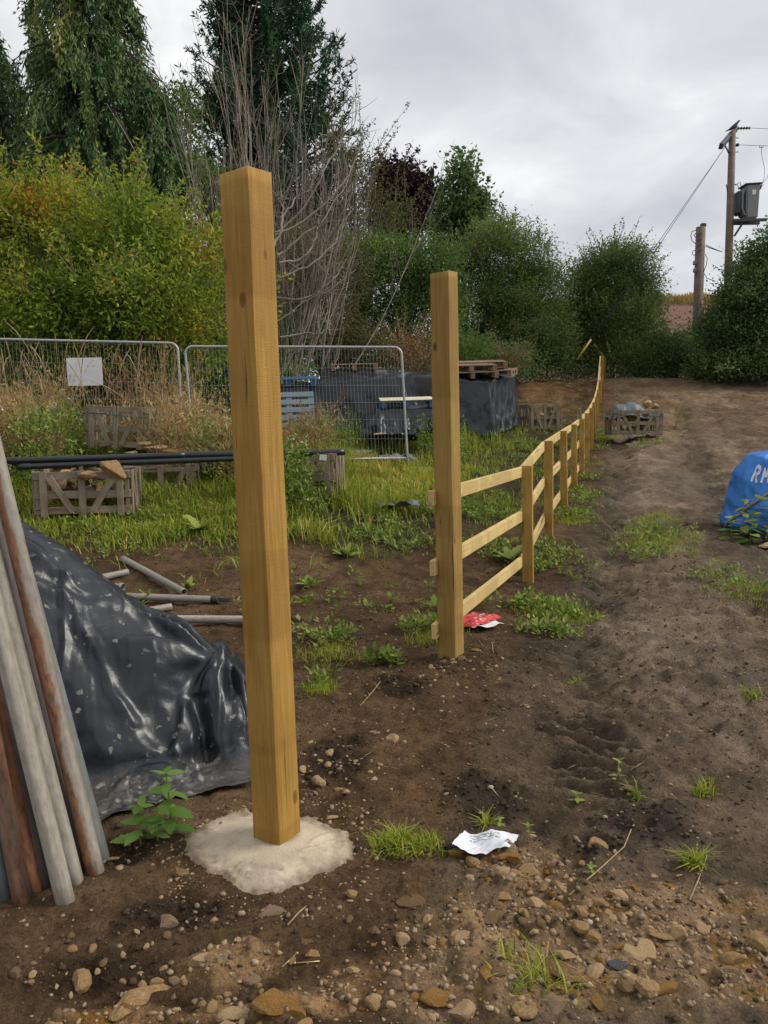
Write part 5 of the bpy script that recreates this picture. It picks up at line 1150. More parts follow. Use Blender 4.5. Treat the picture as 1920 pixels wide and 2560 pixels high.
# ------------------------------------------------------------------ bare dead shrub
def dead_shrub():
    r_ = np.random.default_rng(77); Y = 19.0; bp = atY(660, 980, Y); zb = zground(bp[0], bp[1]); o = np.array([bp[0], bp[1], zb]); e_ = empty('bare_shrub', o)
    tag(e_, 'leafless many stemmed dead shrub with arching grey branches behind the gate posts', 'shrub'); L = []; T = []
    tips = []
    for i in range(52):
        px = r_.normal(635, 135); py = r_.uniform(20, 430) + abs(px - 635) * .5
        tips.append((px, py, r_.uniform(-1.6, 1.6)))
    for i in range(16): tips.append((r_.uniform(790, 915), r_.uniform(230, 520), r_.uniform(-1.2, .6)))
    for (px, py, dy) in tips:
        tip = atY(px, py, Y + dy) - o; s = np.array([r_.normal(0, .6) + .15 * tip[0], r_.normal(0, .5), 0]); H = tip[2]
        mid = np.array([s[0] + (tip[0] - s[0]) * r_.uniform(.45, .95), s[1] + (tip[1] - s[1]) * .6, H * r_.uniform(.38, .55)])
        n = 14; pts = bezier(s, mid, tip, n) + np.cumsum(r_.normal(0, .075, (n, 3)), 0) * np.linspace(0, 1, n)[:, None]; L.append((pts, np.linspace(r_.uniform(.014, .038), .005, n)))
        for k in range(r_.integers(5, 10)):
            t = r_.uniform(.35, .97); q = pts[int(t * (n - 1))]; d = unit(pts[min(n - 1, int(t * (n - 1)) + 1)] - q + 1e-6); dv = unit(d + r_.normal(0, .45, 3) + np.array([0, 0, .35])); ln = r_.uniform(.5, 1.7)
            w_ = bezier(q, q + dv * ln * .5 + r_.normal(0, .06, 3), q + dv * ln + np.array([0, 0, .22 * ln]) + r_.normal(0, .08, 3), 6); T.append((w_, np.linspace(.010, .004, 6)))
            for j in range(3):
                q2 = w_[r_.integers(1, 5)]; dv2 = unit(dv + r_.normal(0, .6, 3)); l2 = r_.uniform(.2, .6); T.append((np.array([q2, q2 + dv2 * l2 * .5 + r_.normal(0, .03, 3), q2 + dv2 * l2 + np.array([0, 0, .08])]), np.linspace(.006, .003, 3)))
    tubes_obj('stem', L, M['bark_dead'], e_, 5, True, False); tubes_obj('twig', T, M['twig'], e_, 3, False, False)
    # pale lower branches sweeping out to the right and curling up
    S = []; T2 = []
    ctl = [[(690, 690), (760, 690), (830, 620), (872, 510)], [(692, 745), (780, 750), (850, 700), (862, 640)], [(690, 640), (760, 620), (830, 520), (865, 420)], [(695, 660), (770, 655), (800, 600), (792, 560)], [(700, 545), (730, 490), (745, 450), (760, 440)], [(690, 620), (720, 560), (728, 505), (735, 490)], [(690, 800), (770, 740), (820, 735), (890, 670)], [(700, 845), (790, 835), (825, 832), (842, 815)], [(690, 705), (750, 640), (815, 620), (840, 590)], [(690, 580), (800, 540), (880, 420), (905, 330)], [(690, 590), (790, 470), (870, 360), (880, 280)]]
    for c in ctl:
        dz = r_.uniform(-1.5, -.6); Q = np.array([atY(x, y, Y + dz) - o for x, y in c]); t = np.linspace(0, 1, 14)[:, None]
        B = (1 - t) ** 3 * Q[0] + 3 * t * (1 - t) ** 2 * Q[1] + 3 * t * t * (1 - t) * Q[2] + t ** 3 * Q[3] + np.cumsum(r_.normal(0, .03, (14, 3)), 0); S.append((B, np.linspace(r_.uniform(.018, .030), .007, 14)))
        for k in range(9):
            q = B[r_.integers(4, 13)]; dv = unit(r_.normal(0, 1, 3) * np.array([1, .6, .7]) + np.array([.5, 0, .5])); ln = r_.uniform(.3, .9); T2.append((bezier(q, q + dv * ln * .5, q + dv * ln + np.array([-.05, 0, .2 * ln]), 6), np.linspace(.009, .003, 6)))
    tubes_obj('low_branch', S, M['bark_pale'], e_, 6, True, False)
    for k in range(90):
        q = atY(r_.uniform(690, 850), r_.uniform(560, 860), Y + r_.uniform(-1.2, .8)) - o; dv = unit(np.array([r_.uniform(-.2, 1), r_.normal(0, .4), r_.uniform(-.2, .9)])); ln = r_.uniform(.4, 1.2); T2.append((bezier(q, q + dv * ln * .5 + r_.normal(0, .1, 3), q + dv * ln + np.array([0, 0, .25]), 6), np.linspace(.009, .003, 6)))
    tubes_obj('low_twig', T2, M['bark_dead'], e_, 3, False, False)
dead_shrub()

# ------------------------------------------------------------------ bushes, hedge and far trees
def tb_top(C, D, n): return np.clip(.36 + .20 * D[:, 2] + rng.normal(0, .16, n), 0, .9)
bush('yellow_green_bush', 'big yellow green feathery leaved bush behind the mesh fence', 'bush', 16.2,
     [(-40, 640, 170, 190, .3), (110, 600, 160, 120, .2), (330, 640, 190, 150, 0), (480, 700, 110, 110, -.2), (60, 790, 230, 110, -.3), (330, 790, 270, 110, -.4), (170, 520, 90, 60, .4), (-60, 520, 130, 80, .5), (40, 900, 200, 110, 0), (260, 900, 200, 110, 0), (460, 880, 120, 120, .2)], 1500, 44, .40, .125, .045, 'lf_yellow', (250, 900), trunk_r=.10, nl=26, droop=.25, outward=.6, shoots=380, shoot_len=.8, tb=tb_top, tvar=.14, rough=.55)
bush('light_green_tree', 'light green small tree seen through the bare stems', 'tree', 24.5, [(450, 310, 55, 90), (440, 420, 70, 80), (500, 480, 90, 70)], 190, 34, .40, .12, .07, 'lf_light', (450, 900), nl=14, shell=.4)
bush('hedge_bush', 'mid green bush filling in below the bare shrub', 'bush', 21.5, [(560, 780, 90, 110), (680, 860, 110, 90), (640, 700, 100, 90, .6)], 330, 46, .45, .10, .05, 'lf_hedge', (620, 960), group='bushes of the overgrown hedge', nl=14)
bush('hedge_bush', 'olive grown over bush right of the bare shrub', 'bush', 22.5, [(780, 800, 110, 110), (840, 700, 90, 80, .5), (770, 640, 80, 70, .8), (860, 880, 110, 60)], 420, 46, .42, .09, .045, 'lf_olive', (800, 960), group='bushes of the overgrown hedge', nl=20, shoots=90, shoot_len=.9, bark='twig')
bush('hedge_bush', 'fresh green leafy bush behind the second gate post', 'bush', 25.0, [(1000, 720, 120, 110), (920, 670, 90, 80, .5), (1060, 660, 100, 60, .4), (980, 830, 150, 100, -.3), (1080, 770, 90, 100, -.2)], 720, 50, .44, .10, .05, 'lf_hedge', (1000, 960), group='bushes of the overgrown hedge', nl=22, shoots=60, shoot_len=.6)
bush('twiggy_tree', 'thin brown twiggy tree with sparse olive leaves', 'tree', 27.0, [(900, 470, 75, 90), (860, 570, 110, 80), (960, 560, 90, 60), (840, 440, 55, 60)], 300, 34, .6, .09, .045, 'lf_olive', (900, 960), nl=60, trunk_r=.06, shoots=200, shoot_len=1.4, bark='twig', shell=.45)
bush('copper_beech', 'purple leaved weeping tree rising beyond the hedge', 'tree', 44.0, [(1030, 500, 52, 62), (985, 455, 50, 48), (1062, 520, 36, 60), (960, 520, 40, 60), (1010, 575, 48, 44)], 330, 40, .60, .24, .11, 'lf_purple', (1020, 930), nl=22, trunk_r=.2, droop=.8, shoots=70, shoot_len=1.0, sh_up=.2)
bush('young_sycamore', 'young pointed green tree standing clear above the hedge', 'tree', 38.0, [(1160, 430, 26, 44), (1155, 490, 50, 46), (1165, 545, 68, 44), (1110, 560, 32, 34), (1200, 520, 36, 32), (1160, 595, 80, 36)], 300, 24, .50, .20, .15, 'lf_elder', (1160, 930), nl=34, trunk_r=.12, shell=.5, rough=.3, shoots=60, shoot_len=.7)
HX = dict(group='hawthorns along the field edge', droop=.35, bark='twig')
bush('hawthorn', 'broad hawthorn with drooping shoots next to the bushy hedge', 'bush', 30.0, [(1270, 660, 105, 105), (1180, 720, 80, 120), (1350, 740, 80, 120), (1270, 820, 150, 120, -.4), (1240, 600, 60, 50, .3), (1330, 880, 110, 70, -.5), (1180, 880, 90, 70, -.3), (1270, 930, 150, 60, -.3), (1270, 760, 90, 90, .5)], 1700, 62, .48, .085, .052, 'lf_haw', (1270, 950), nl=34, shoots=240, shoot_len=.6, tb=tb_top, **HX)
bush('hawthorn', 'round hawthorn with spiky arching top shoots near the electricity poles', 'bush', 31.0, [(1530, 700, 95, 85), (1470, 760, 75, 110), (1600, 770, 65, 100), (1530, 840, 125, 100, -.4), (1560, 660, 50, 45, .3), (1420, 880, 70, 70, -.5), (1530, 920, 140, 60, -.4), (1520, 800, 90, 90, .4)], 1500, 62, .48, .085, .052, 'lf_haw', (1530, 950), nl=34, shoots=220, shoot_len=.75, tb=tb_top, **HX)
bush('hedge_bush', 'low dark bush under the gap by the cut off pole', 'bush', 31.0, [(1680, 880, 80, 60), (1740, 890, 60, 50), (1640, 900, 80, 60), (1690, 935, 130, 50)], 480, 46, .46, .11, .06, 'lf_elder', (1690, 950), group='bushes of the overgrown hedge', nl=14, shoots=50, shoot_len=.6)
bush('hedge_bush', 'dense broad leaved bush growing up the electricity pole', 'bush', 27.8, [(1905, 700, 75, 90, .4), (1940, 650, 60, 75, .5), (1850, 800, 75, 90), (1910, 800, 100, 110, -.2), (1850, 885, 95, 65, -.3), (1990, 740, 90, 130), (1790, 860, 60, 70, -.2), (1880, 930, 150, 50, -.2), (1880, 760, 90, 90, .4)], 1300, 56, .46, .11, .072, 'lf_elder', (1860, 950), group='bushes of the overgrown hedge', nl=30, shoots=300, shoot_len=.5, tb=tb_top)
bush('hedge_bush', 'dark bush continuing the hedge past the field corner', 'bush', 29.0, [(2150, 780, 130, 170), (2330, 820, 130, 150)], 320, 40, .5, .12, .07, 'lf_elder', (2200, 950), group='bushes of the overgrown hedge', nl=14)
bush('hedge_bush', 'dark ivy covered undergrowth at the foot of the hedge', 'bush', 27.0, [(900, 900, 130, 60), (1080, 900, 130, 70), (760, 900, 110, 60), (620, 900, 120, 70), (1230, 915, 130, 55), (1000, 940, 200, 50)], 800, 46, .42, .09, .055, 'lf_elder', (950, 960), group='bushes of the overgrown hedge', nl=14)
bush('hedge_bush', 'dark leafy undergrowth below the yellow green bush', 'bush', 18.5, [(-100, 980, 200, 110), (150, 980, 200, 110), (400, 980, 200, 110), (620, 980, 160, 100), (500, 1000, 140, 90), (300, 1010, 200, 80)], 900, 44, .45, .10, .05, 'lf_hedge', (250, 1060), group='bushes of the overgrown hedge', nl=14, low=-1)
bush('hedge_bush', 'dense bush closing the hedge behind the conifers', 'bush', 29.0, [(250, 620, 280, 200), (-120, 620, 220, 260), (640, 640, 160, 160), (-300, 700, 220, 260), (200, 860, 400, 130), (700, 860, 260, 120)], 1000, 34, .62, .16, .09, 'lf_elder', (300, 960), group='bushes of the overgrown hedge', nl=14)
bush('bramble_clump', 'tangled brown dead bramble against the hedge foot', 'bramble', 22.0, [(1010, 880, 60, 50), (1040, 910, 50, 30)], 90, 30, .40, .10, .02, 'lf_dry', (1020, 960), nl=40, trunk_r=.02, bark='twig', shoots=80, shoot_len=.9)
bush('flowering_weed', 'pale flowering shrub behind the pallets on the stack', 'shrub', 22.5, [(1180, 880, 42, 34), (1160, 905, 40, 26)], 70, 30, .30, .08, .045, 'lf_light', (1170, 960), nl=14, trunk_r=.02, shoots=40, shoot_len=.6)
bush('bramble_clump', 'brown dead undergrowth at the hedge foot by the fence top', 'bramble', 26.5, [(1275, 905, 40, 34), (1250, 925, 30, 20)], 60, 30, .40, .12, .02, 'lf_dry', (1270, 960), nl=30, trunk_r=.02, bark='twig', shoots=50, shoot_len=.8)

# ------------------------------------------------------------------ grass, weeds and ground cover
def blades(name, X, Y, Hh, Wd, tint, mat, lean=.35, label=None, cat='grass', z=None, curl=.5):
    n = len(X); Z = gfull(X, Y) - .01 if z is None else z; az = rng.uniform(0, 2 * np.pi, n); d = np.stack([np.cos(az), np.sin(az), np.zeros(n)], -1); s = np.stack([-d[:, 1], d[:, 0], np.zeros(n)], -1)
    B = np.stack([X, Y, Z], -1); ln = (np.abs(rng.normal(0, lean, n)) + .05)[:, None]; Hh = np.asarray(Hh)[:, None] * np.ones((n, 1)); Wd = np.asarray(Wd)[:, None] * np.ones((n, 1))
    up = np.array([0, 0, 1.]); m = B + up * Hh * .55 + d * Hh * ln * .35; t = B + up * Hh * (1 - .35 * np.minimum(1, ln * curl * 2)) + d * Hh * ln * 1.15
    V = np.stack([B - s * Wd * .5, B + s * Wd * .5, m + s * Wd * .42, m - s * Wd * .42, t], 1).reshape(-1, 3); i = np.arange(n)[:, None] * 5
    Q = i + np.array([[0, 1, 2, 3]]); Tt = i + np.array([[3, 2, 4]]); o = np_mesh(name, V, [Q, Tt], mat, None, False, np.concatenate([tint, tint]))
    if label: tag(o, label, cat, kind='stuff')
    return o
def in_view(X, Y, m=.12):
    q = X / np.maximum(Y, .1); return (q > -.52 - m) & (q < .52 + m)
def px_pts(lst, n, jitter=1.0):
    """points scattered round pixel-located ground spots (px, py, radius m x, radius m y, weight)"""
    w_ = np.array([t[4] for t in lst], float); k = rng.choice(len(lst), n, p=w_ / w_.sum()); c = np.array([ground_at(t[0], t[1])[:2] for t in lst]); r_ = np.array([[t[2], t[3]] for t in lst])
    p = c[k] + np.clip(rng.normal(size=(n, 2)), -2, 2) * r_[k] * .6; return p[:, 0], p[:, 1]
def build_grass():
    # lush and rough grass left of the fence
    N0 = 520000; X = rng.uniform(-8.2, 5.5, N0); Y = rng.uniform(5.0, 21, N0); k = in_view(X, Y); X, Y = X[k], Y[k]
    u, nz, rub, drk, g = masks(X, Y); dn = .10 + .90 * sstep(-.30, .30, fbm(X * 1.1, Y * 1.1, 150, 3)); near = np.where(Y < 9, 1.0, np.where(Y < 13, .72, .42))
    bare = sstep(-.15, .25, fbm(X * .8 + 5, Y * .8, 151, 3)); path = sstep(-2.4, -1.2, u)   # trodden ground near the fence
    acc = g * dn * near * (1 - .9 * path * (1 - .55 * bare)); k = rng.uniform(0, 1, len(X)) < acc * .62; X, Y = X[k], Y[k]; u = u[k]
    tall = np.maximum(sstep(-.1, .5, fbm(X * .55, Y * .55, 152, 3)) * sstep(8.6, 10, Y), .9 * np.exp(-(((X + 1.2) / .8) ** 2 + ((Y - 11.8) / 1.6) ** 2))); tall *= sstep(-1.3, -2.2, u)
    H = (.055 + .08 * rng.uniform(0, 1, len(X)) + .10 * sstep(-1.2, -2.4, u) * rng.uniform(0, 1, len(X))) * (1 + 2.4 * tall); H = np.minimum(H * (.35 + 1.4 * vn(X * 2.6, Y * 2.6, 171) ** 1.3 + .3 * vn(X * 8, Y * 8, 172)), .6)
    dry = np.exp(-(((X + .3) / 1.1) ** 2 + ((Y - 13.6) / 1.8) ** 2)) + .7 * np.exp(-(((X - .2) / .9) ** 2 + ((Y - 11.5) / 1.2) ** 2)) + .35 * sstep(.1, .5, fbm(X * .9, Y * .9, 154, 3)) * sstep(9.5, 11, Y)
    t = np.clip(rng.normal(.36, .16, len(X)) + .45 * dry * rng.uniform(.2, 1.2, len(X)), 0, 1); t = np.where(rng.uniform(0, 1, len(X)) < .05, .93, t)
    H = H * np.where((Y < 8.7) & (X < -1.5), .7, 1.0)
    blades('grass', X, Y, H, rng.uniform(.005, .010, len(X)) * (1 + Y * .05), t, M['lf_grass'], .85, 'rough green grass growing round the crates and pipes', 'grass')
    # low broad weeds on the trodden ground between grass and fence, and along the fence foot
    n = 5200; x = rng.uniform(-3.5, 5.8, n * 6); y = rng.uniform(5.2, 20, n * 6); uu = x - fenceX(y)
    pr = sstep(-.05, .35, fbm(x * 1.3, y * 1.3, 156, 4)) * sstep(.75, .15, uu) * np.where(uu < -2.6, .5, 1) * sstep(6.2, 7.2, y + .8 * fbm(x * .8, y * .8, 157, 2) + .15) * np.where(y > 11, .55, 1) * np.where(y < 7.4, .55, 1); k = (rng.uniform(0, 1, len(x)) < pr) & in_view(x, y); x, y = x[k][:n], y[k][:n]
    ex, ey = px_pts([(1390, 1525, .28, .25, 3), (1430, 1290, .22, .4, 2), (1340, 1420, .15, .2, 1), (1640, 1340, .32, .5, 1.6), (1610, 1390, .25, .3, .8), (1440, 1230, .2, .4, 1.5), (1500, 1085, .4, .6, 2), (1620, 1110, .4, .5, .7), (1380, 1580, .2, .12, 1), (960, 1662, .10, .08, .7), (1060, 1575, .16, .12, .6), (800, 1720, .06, .08, .2), (820, 1600, .2, .2, .7), (1850, 1450, .35, .5, 1.5)], 900)
    x = np.concatenate([x, ex]); y = np.concatenate([y, ey]); lm = 9; nn = len(x); i = np.repeat(np.arange(nn), lm); az = rng.uniform(0, 6.283, nn * lm); el = rng.uniform(.15, 1.1, nn * lm); sz = np.repeat(rng.uniform(.5, 1.3, nn), lm)
    A = np.stack([np.cos(az) * np.cos(el), np.sin(az) * np.cos(el), np.sin(el)], -1); S = unit(np.cross(A, np.array([0, 0, 1.]) + rng.normal(0, .3, A.shape))); zg = gfull(x, y)
    P = np.stack([x[i], y[i], zg[i]], -1) + A * rng.uniform(0, .05, nn * lm)[:, None] * sz[:, None] + np.stack([np.zeros(nn * lm), np.zeros(nn * lm), rng.uniform(0, .06, nn * lm) * sz], -1)
    V, F = leaf_quads(P, A, S, rng.uniform(.025, .065, nn * lm) * sz, rng.uniform(.012, .032, nn * lm) * sz); o = np_mesh('low_weeds', V, F, M['lf_weed'], None, False, np.clip(np.repeat(rng.normal(.45, .2, nn), lm) + rng.normal(0, .13, nn * lm), 0, 1))
    tag(o, 'low leafy weeds scattered over the trodden soil beside the fence', 'weeds', kind='stuff')
    # short grass tufts out on the mud
    x, y = px_pts([(1630, 1360, .34, .55, 3), (1640, 1300, .28, .4, 1), (1390, 1530, .3, .25, 2.2), (1430, 1300, .2, .4, 1.5), (1020, 2122, .11, .05, .55), (985, 2110, .05, .03, .3), (1442, 1668, .03, .03, .3), (965, 1655, .07, .07, .8), (1065, 1600, .12, .10, .4), (1090, 1570, .2, .2, .8), (1500, 1095, .4, .7, 2), (1680, 1040, .5, .9, .8), (1735, 2178, .03, .03, .25), (1340, 2470, .10, .08, .13), (1210, 2060, .02, .02, .05), (1900, 1480, .4, .5, 1.5), (1590, 1980, .02, .02, .05), (1760, 1980, .04, .03, .15), (800, 1730, .08, .08, .4), (830, 1640, .2, .2, .6), (1880, 1750, .05, .05, .1), (1570, 1000, .3, .5, .5)], 15000)
    blades('grass_tufts', x, y, rng.uniform(.025, .085, len(x)), rng.uniform(.003, .006, len(x)), np.clip(rng.normal(.42, .2, len(x)), 0, 1), M['lf_grass'], .7, 'short grass tufts growing out of the churned mud', 'grass')
    # reddish dry weed thicket behind the crates and through the mesh fence
    n = 5200; x = rng.uniform(-7.5, -.9, n * 4); y = rng.uniform(10.2, 14.2, n * 4); d_ = sstep(-.4, .15, fbm(x * .9, y * .9, 160, 3)) * np.where(x < -1.8, 1, .5); k = rng.uniform(0, 1, len(x)) < d_; x, y = x[k][:n], y[k][:n]; n = len(x)
    kp = ~((np.abs(x - c3[0]) < .62) & (y < c3[1] + .15) & (y > 9)); x, y = x[kp], y[kp]; n = len(x)
    hill = (.55 + .55 * np.exp(-(((x + 4.2) / 1.7) ** 2))) * (.45 + 1.0 * vn(x * 1.1, y * 1.1, 181)); H = rng.uniform(.5, 1.5, n) * hill; H = np.where((np.abs(x - (sa[0] + sb[0]) / 2) < .45) & (y < 12.4), np.minimum(H, .55), H); zg = gz(x, y); T = []; red = sstep(-.2, .3, fbm(x * .8, y * .8, 161, 3))
    az = rng.uniform(0, 6.283, n); B = np.stack([x, y, zg], -1); lean = rng.uniform(.05, .55, n)[:, None]; dd = np.stack([np.cos(az), np.sin(az), np.zeros(n)], -1); tip = B + dd * H[:, None] * lean + np.array([0, 0, 1.]) * H[:, None]
    def at(t): return B * (1 - t) ** 2 + 2 * t * (1 - t) * (B + np.array([0, 0, .62]) * H[:, None]) + tip * t * t
    Vs = []; Fs = []; tn = []; o_ = 0; sd = np.stack([-dd[:, 1], dd[:, 0], np.zeros(n)], -1)
    for a, b_ in ((0, .35), (.35, .7), (.7, 1.0)):
        p, q = at(a), at(b_); V = np.stack([p - sd * .004, p + sd * .004, q + sd * .003, q - sd * .003], 1).reshape(-1, 3); Vs.append(V); Fs.append(np.arange(n * 4).reshape(-1, 4) + o_); o_ += n * 4; tn.append(np.clip(.25 + .5 * (1 - red) + rng.normal(0, .12, n), 0, 1))
    m = 17; j = np.repeat(np.arange(n), m); t = rng.uniform(.3, 1, n * m)[:, None]; pos = (B[j] * (1 - t) ** 2 + 2 * t * (1 - t) * (B[j] + np.array([0, 0, .62]) * H[j, None]) + tip[j] * t * t) + rng.normal(0, .035, (n * m, 3))
    A = unit(np.array([0, 0, .7]) + rng.normal(0, .6, (n * m, 3))); S = unit(np.cross(A, rng.normal(size=A.shape))); V, F = leaf_quads(pos, A, S, rng.uniform(.05, .17, n * m), rng.uniform(.008, .022, n * m)); Vs.append(V); Fs.append(F + o_); tn.append(np.clip(.18 + .5 * (1 - red[j]) + rng.normal(0, .16, n * m), 0, 1))
    o = np_mesh('dry_weeds', np.concatenate(Vs), np.concatenate(Fs), M['lf_dry'], None, False, np.concatenate(tn)); tag(o, 'tangled red brown dry weeds growing through the mesh fence', 'dry weeds', kind='stuff')
    # pale seeding grass stalks above the mesh fence
    T = []
    for i in range(70):
        x0 = rng.uniform(-6.4, -3.0); y0 = rng.uniform(11.6, 13.4); h_ = rng.uniform(1.3, 2.2); b0 = np.array([x0, y0, zground(x0, y0)]); dv = rng.normal(0, .25, 3); dv[2] = 0; pts = bezier(b0, b0 + np.array([0, 0, h_ * .8]) + dv * .3, b0 + dv * 1.6 + np.array([0, 0, h_ * rng.uniform(.85, 1.05)]), 8); T.append((pts, [.003, .003, .003, .003, .0025, .005, .008, .002]))
    o = tubes_obj('seeding_grass', T, M['rope'], None, 4, True, False); tag(o, 'tall pale seeding grass stalks standing above the mesh fence', 'grass', kind='stuff')
    # green weeds with white flower heads at the far left and among the stacks
    n = 2300; cl = [(60, 1060, .9, .9, 5, 11.6), (330, 1120, 1.2, .5, 2.2, 10.9), (500, 1080, .8, .6, 2.2, 11.6), (230, 960, 1.6, .5, 1.6, 12.6), (560, 1150, .5, .5, 1.4, 10.6), (140, 1090, .6, .6, 2, 11), (780, 1110, .5, .6, 1.3, 12.5), (720, 1190, .35, .4, 1.4, 9.3), (820, 990, .6, .5, .9, 15.8), (1100, 1060, .4, .8, .8, 15.5), (150, 1135, .7, .5, 2.5, 10.2), (700, 1005, .5, .4, .8, 15.2), (1390, 1000, .12, .3, .25, 20.5)]
    w_ = np.array([c[4] for c in cl]); k = rng.choice(len(cl), n, p=w_ / w_.sum()); c = np.array([atY(q[0], q[1], q[5])[:2] for q in cl]); r_ = np.array([[q[2], q[3]] for q in cl]); p = c[k] + np.clip(rng.normal(size=(n, 2)), -2, 2) * r_[k] * .6; x, y = p.T; kp = ~((np.abs(x - c3[0]) < .62) & (y < c3[1] + .1) & (y > 9.9)); x, y = x[kp], y[kp]; n = len(x); H = rng.uniform(.3, .95, n); zg = gz(x, y)
    m = 22; j = np.repeat(np.arange(n), m); t = rng.uniform(.05, 1, n * m); pos = np.stack([x[j], y[j], zg[j] + H[j] * t], -1) + rng.normal(0, .05, (n * m, 3)); A = unit(rng.normal(size=(n * m, 3)) + np.array([0, 0, .35])); S = unit(np.cross(A, np.array([0, 0, 1.]) + rng.normal(0, .4, A.shape)))
    V, F = leaf_quads(pos, A, S, rng.uniform(.04, .10, n * m), rng.uniform(.015, .035, n * m)); o = np_mesh('tall_weeds', V, F, M['lf_weed'], None, False, np.clip(np.repeat(rng.normal(.35, .15, n), m) + rng.normal(0, .14, n * m), 0, 1)); tag(o, 'tall green weeds standing in clumps round the crates and stacks', 'weeds', kind='stuff')
    f = rng.choice(n, 170, replace=False); m = 7; j = np.repeat(f, m); pos = np.stack([x[j], y[j], zg[j] + H[j] * 1.03], -1) + rng.normal(0, .014, (len(j), 3)); A = unit(rng.normal(size=(len(j), 3)) * np.array([1, 1, .4])); S = unit(np.cross(A, np.array([0, 0, 1.]) + rng.normal(0, .3, A.shape)))
    V, F = leaf_quads(pos, A, S, np.full(len(j), .028), np.full(len(j), .024)); o = np_mesh('flower_heads', V, F, M['lf_flower'], None, False, rng.uniform(0, 1, len(j))); tag(o, 'small white flower heads dotted over the tall weeds', 'flowers', kind='stuff')
    # straw litter on the bank and over the field
    n = 9000; x = rng.uniform(2, 15, n); y = rng.uniform(17.5, 28.6, n); u = x - fenceX(y); k = rng.uniform(0, 1, n) < sstep(17, 23, y) * np.where(u < -.3, 1, .22) * sstep(-.3, .3, fbm(x * 1.3, y * 1.3, 165, 3)) + .03; x, y = x[k], y[k]; n = len(x); az = rng.uniform(0, 6.28, n); A = unit(np.stack([np.cos(az), np.sin(az), rng.normal(.12, .25, n)], -1)); S = unit(np.cross(A, np.array([0, 0, 1.]) + rng.normal(0, .4, (n, 3))))
    V, F = leaf_quads(np.stack([x, y, gfull(x, y) + .02], -1), A, S, rng.uniform(.12, .40, n), rng.uniform(.010, .022, n)); o = np_mesh('straw_litter', V, F, M['lf_straw'], None, False, rng.uniform(0, 1, n)); tag(o, 'dry straw and dead stems strewn over the bank', 'straw', kind='stuff')
    n = 1500; x = rng.uniform(-1.5, 7, n); y = rng.uniform(3, 16, n); u = x - fenceX(y); k = (u > -.8) & in_view(x, y); x, y = x[k], y[k]; n = len(x); az = rng.uniform(0, 6.28, n); A = unit(np.stack([np.cos(az), np.sin(az), rng.normal(.05, .12, n)], -1)); S = unit(np.cross(A, np.array([0, 0, 1.]) + rng.normal(0, .4, (n, 3))))
    V, F = leaf_quads(np.stack([x, y, gfull(x, y) + .008], -1), A, S, rng.uniform(.03, .14, n), rng.uniform(.002, .005, n)); o = np_mesh('root_scraps', V, F, M['lf_straw'], None, False, rng.uniform(0, 1, n)); tag(o, 'thin dead roots and stalks trodden into the mud', 'straw', kind='stuff')
build_grass()

# ------------------------------------------------------------------ single plants
def leaf_mesh(name, mat, L=1.0, W=.62, teeth=9, tint=.5):
    n = teeth * 2 + 1; t = np.linspace(0, 1, n); w_ = W * .5 * np.sin(np.pi * t ** .78) ** .85 * (1 - .26 * (np.arange(n) % 2)) ; w_[0] = .02; w_[-1] = 0
    V = []; F = []
    for i in range(n): V += [(t[i] * L, w_[i], .10 * w_[i] - .12 * t[i] ** 2), (t[i] * L, 0, .03 * math.sin(t[i] * 3) - .12 * t[i] ** 2 - .02), (t[i] * L, -w_[i], .10 * w_[i] - .12 * t[i] ** 2)]
    for i in range(n - 1):
        a = i * 3; F += [(a + 1, a, a + 3, a + 4), (a + 2, a + 1, a + 4, a + 5)]
    o = np_mesh(name, np.array(V), np.array(F), mat, None, True, np.full(len(F), tint)); me = o.data; bpy.data.objects.remove(o); return me
NL = [leaf_mesh('leaf', M['lf_nettle'], 1, .56, 9, t) for t in (.15, .45, .8)]
DL = [leaf_mesh('leaf', M['lf_weed'], 1, .55, 5, t) for t in (.35, .75)]
def nettle(base, h, size, label, name='nettle_plant', lv=5, lm=NL, cat='nettle', lean=(0, 0), seed=0, group=None):
    r_ = random.Random(seed); e_ = empty(name, base); tag(e_, label, cat, group); tp = Vector((lean[0] * h, lean[1] * h, h))
    tubes_obj('stem', [([(0, 0, -.01), (tp.x * .3, tp.y * .3, h * .5), tuple(tp)], [.0045, .0035, .002])], M['lf_nettle_stem'], e_, 6)
    for i in range(lv):
        t = (i + 1) / lv; p = Vector((tp.x * t, tp.y * t, h * t)); s = size * (1.0 - .45 * t) if i < lv - 1 else size * .55; az = i * 1.57 + r_.uniform(-.3, .3)
        for k in range(2 if i < lv - 1 else 4):
            a = az + k * (math.pi if i < lv - 1 else math.pi / 2); o = bpy.data.objects.new('leaf', lm[r_.randrange(len(lm))]); COL.objects.link(o); o.parent = e_; o.location = p; s_ = s * r_.uniform(.8, 1.15); o.scale = (s_, s_, s_); o.rotation_euler = (r_.uniform(-.3, .3), r_.uniform(-.25, .35) - (.35 if i == lv - 1 else 0), a)
    return e_
M['lf_nettle_stem'] = mat_plain('nettle_stem', (.16, .22, .06), .6, .3, .2)
nettle(gpt(432, 2095), .25, .125, 'leafy green nettle beside the concrete collar and black sheet', seed=1, lv=7, lean=(-.05, .02))
nettle(gpt(352, 2120), .16, .115, 'shorter branching nettle at the edge of the black sheet', seed=2, lv=5, lean=(.05, 0))
nettle(gpt(395, 2118), .09, .075, 'small nettle seedling between two taller nettles', seed=3, lv=3)
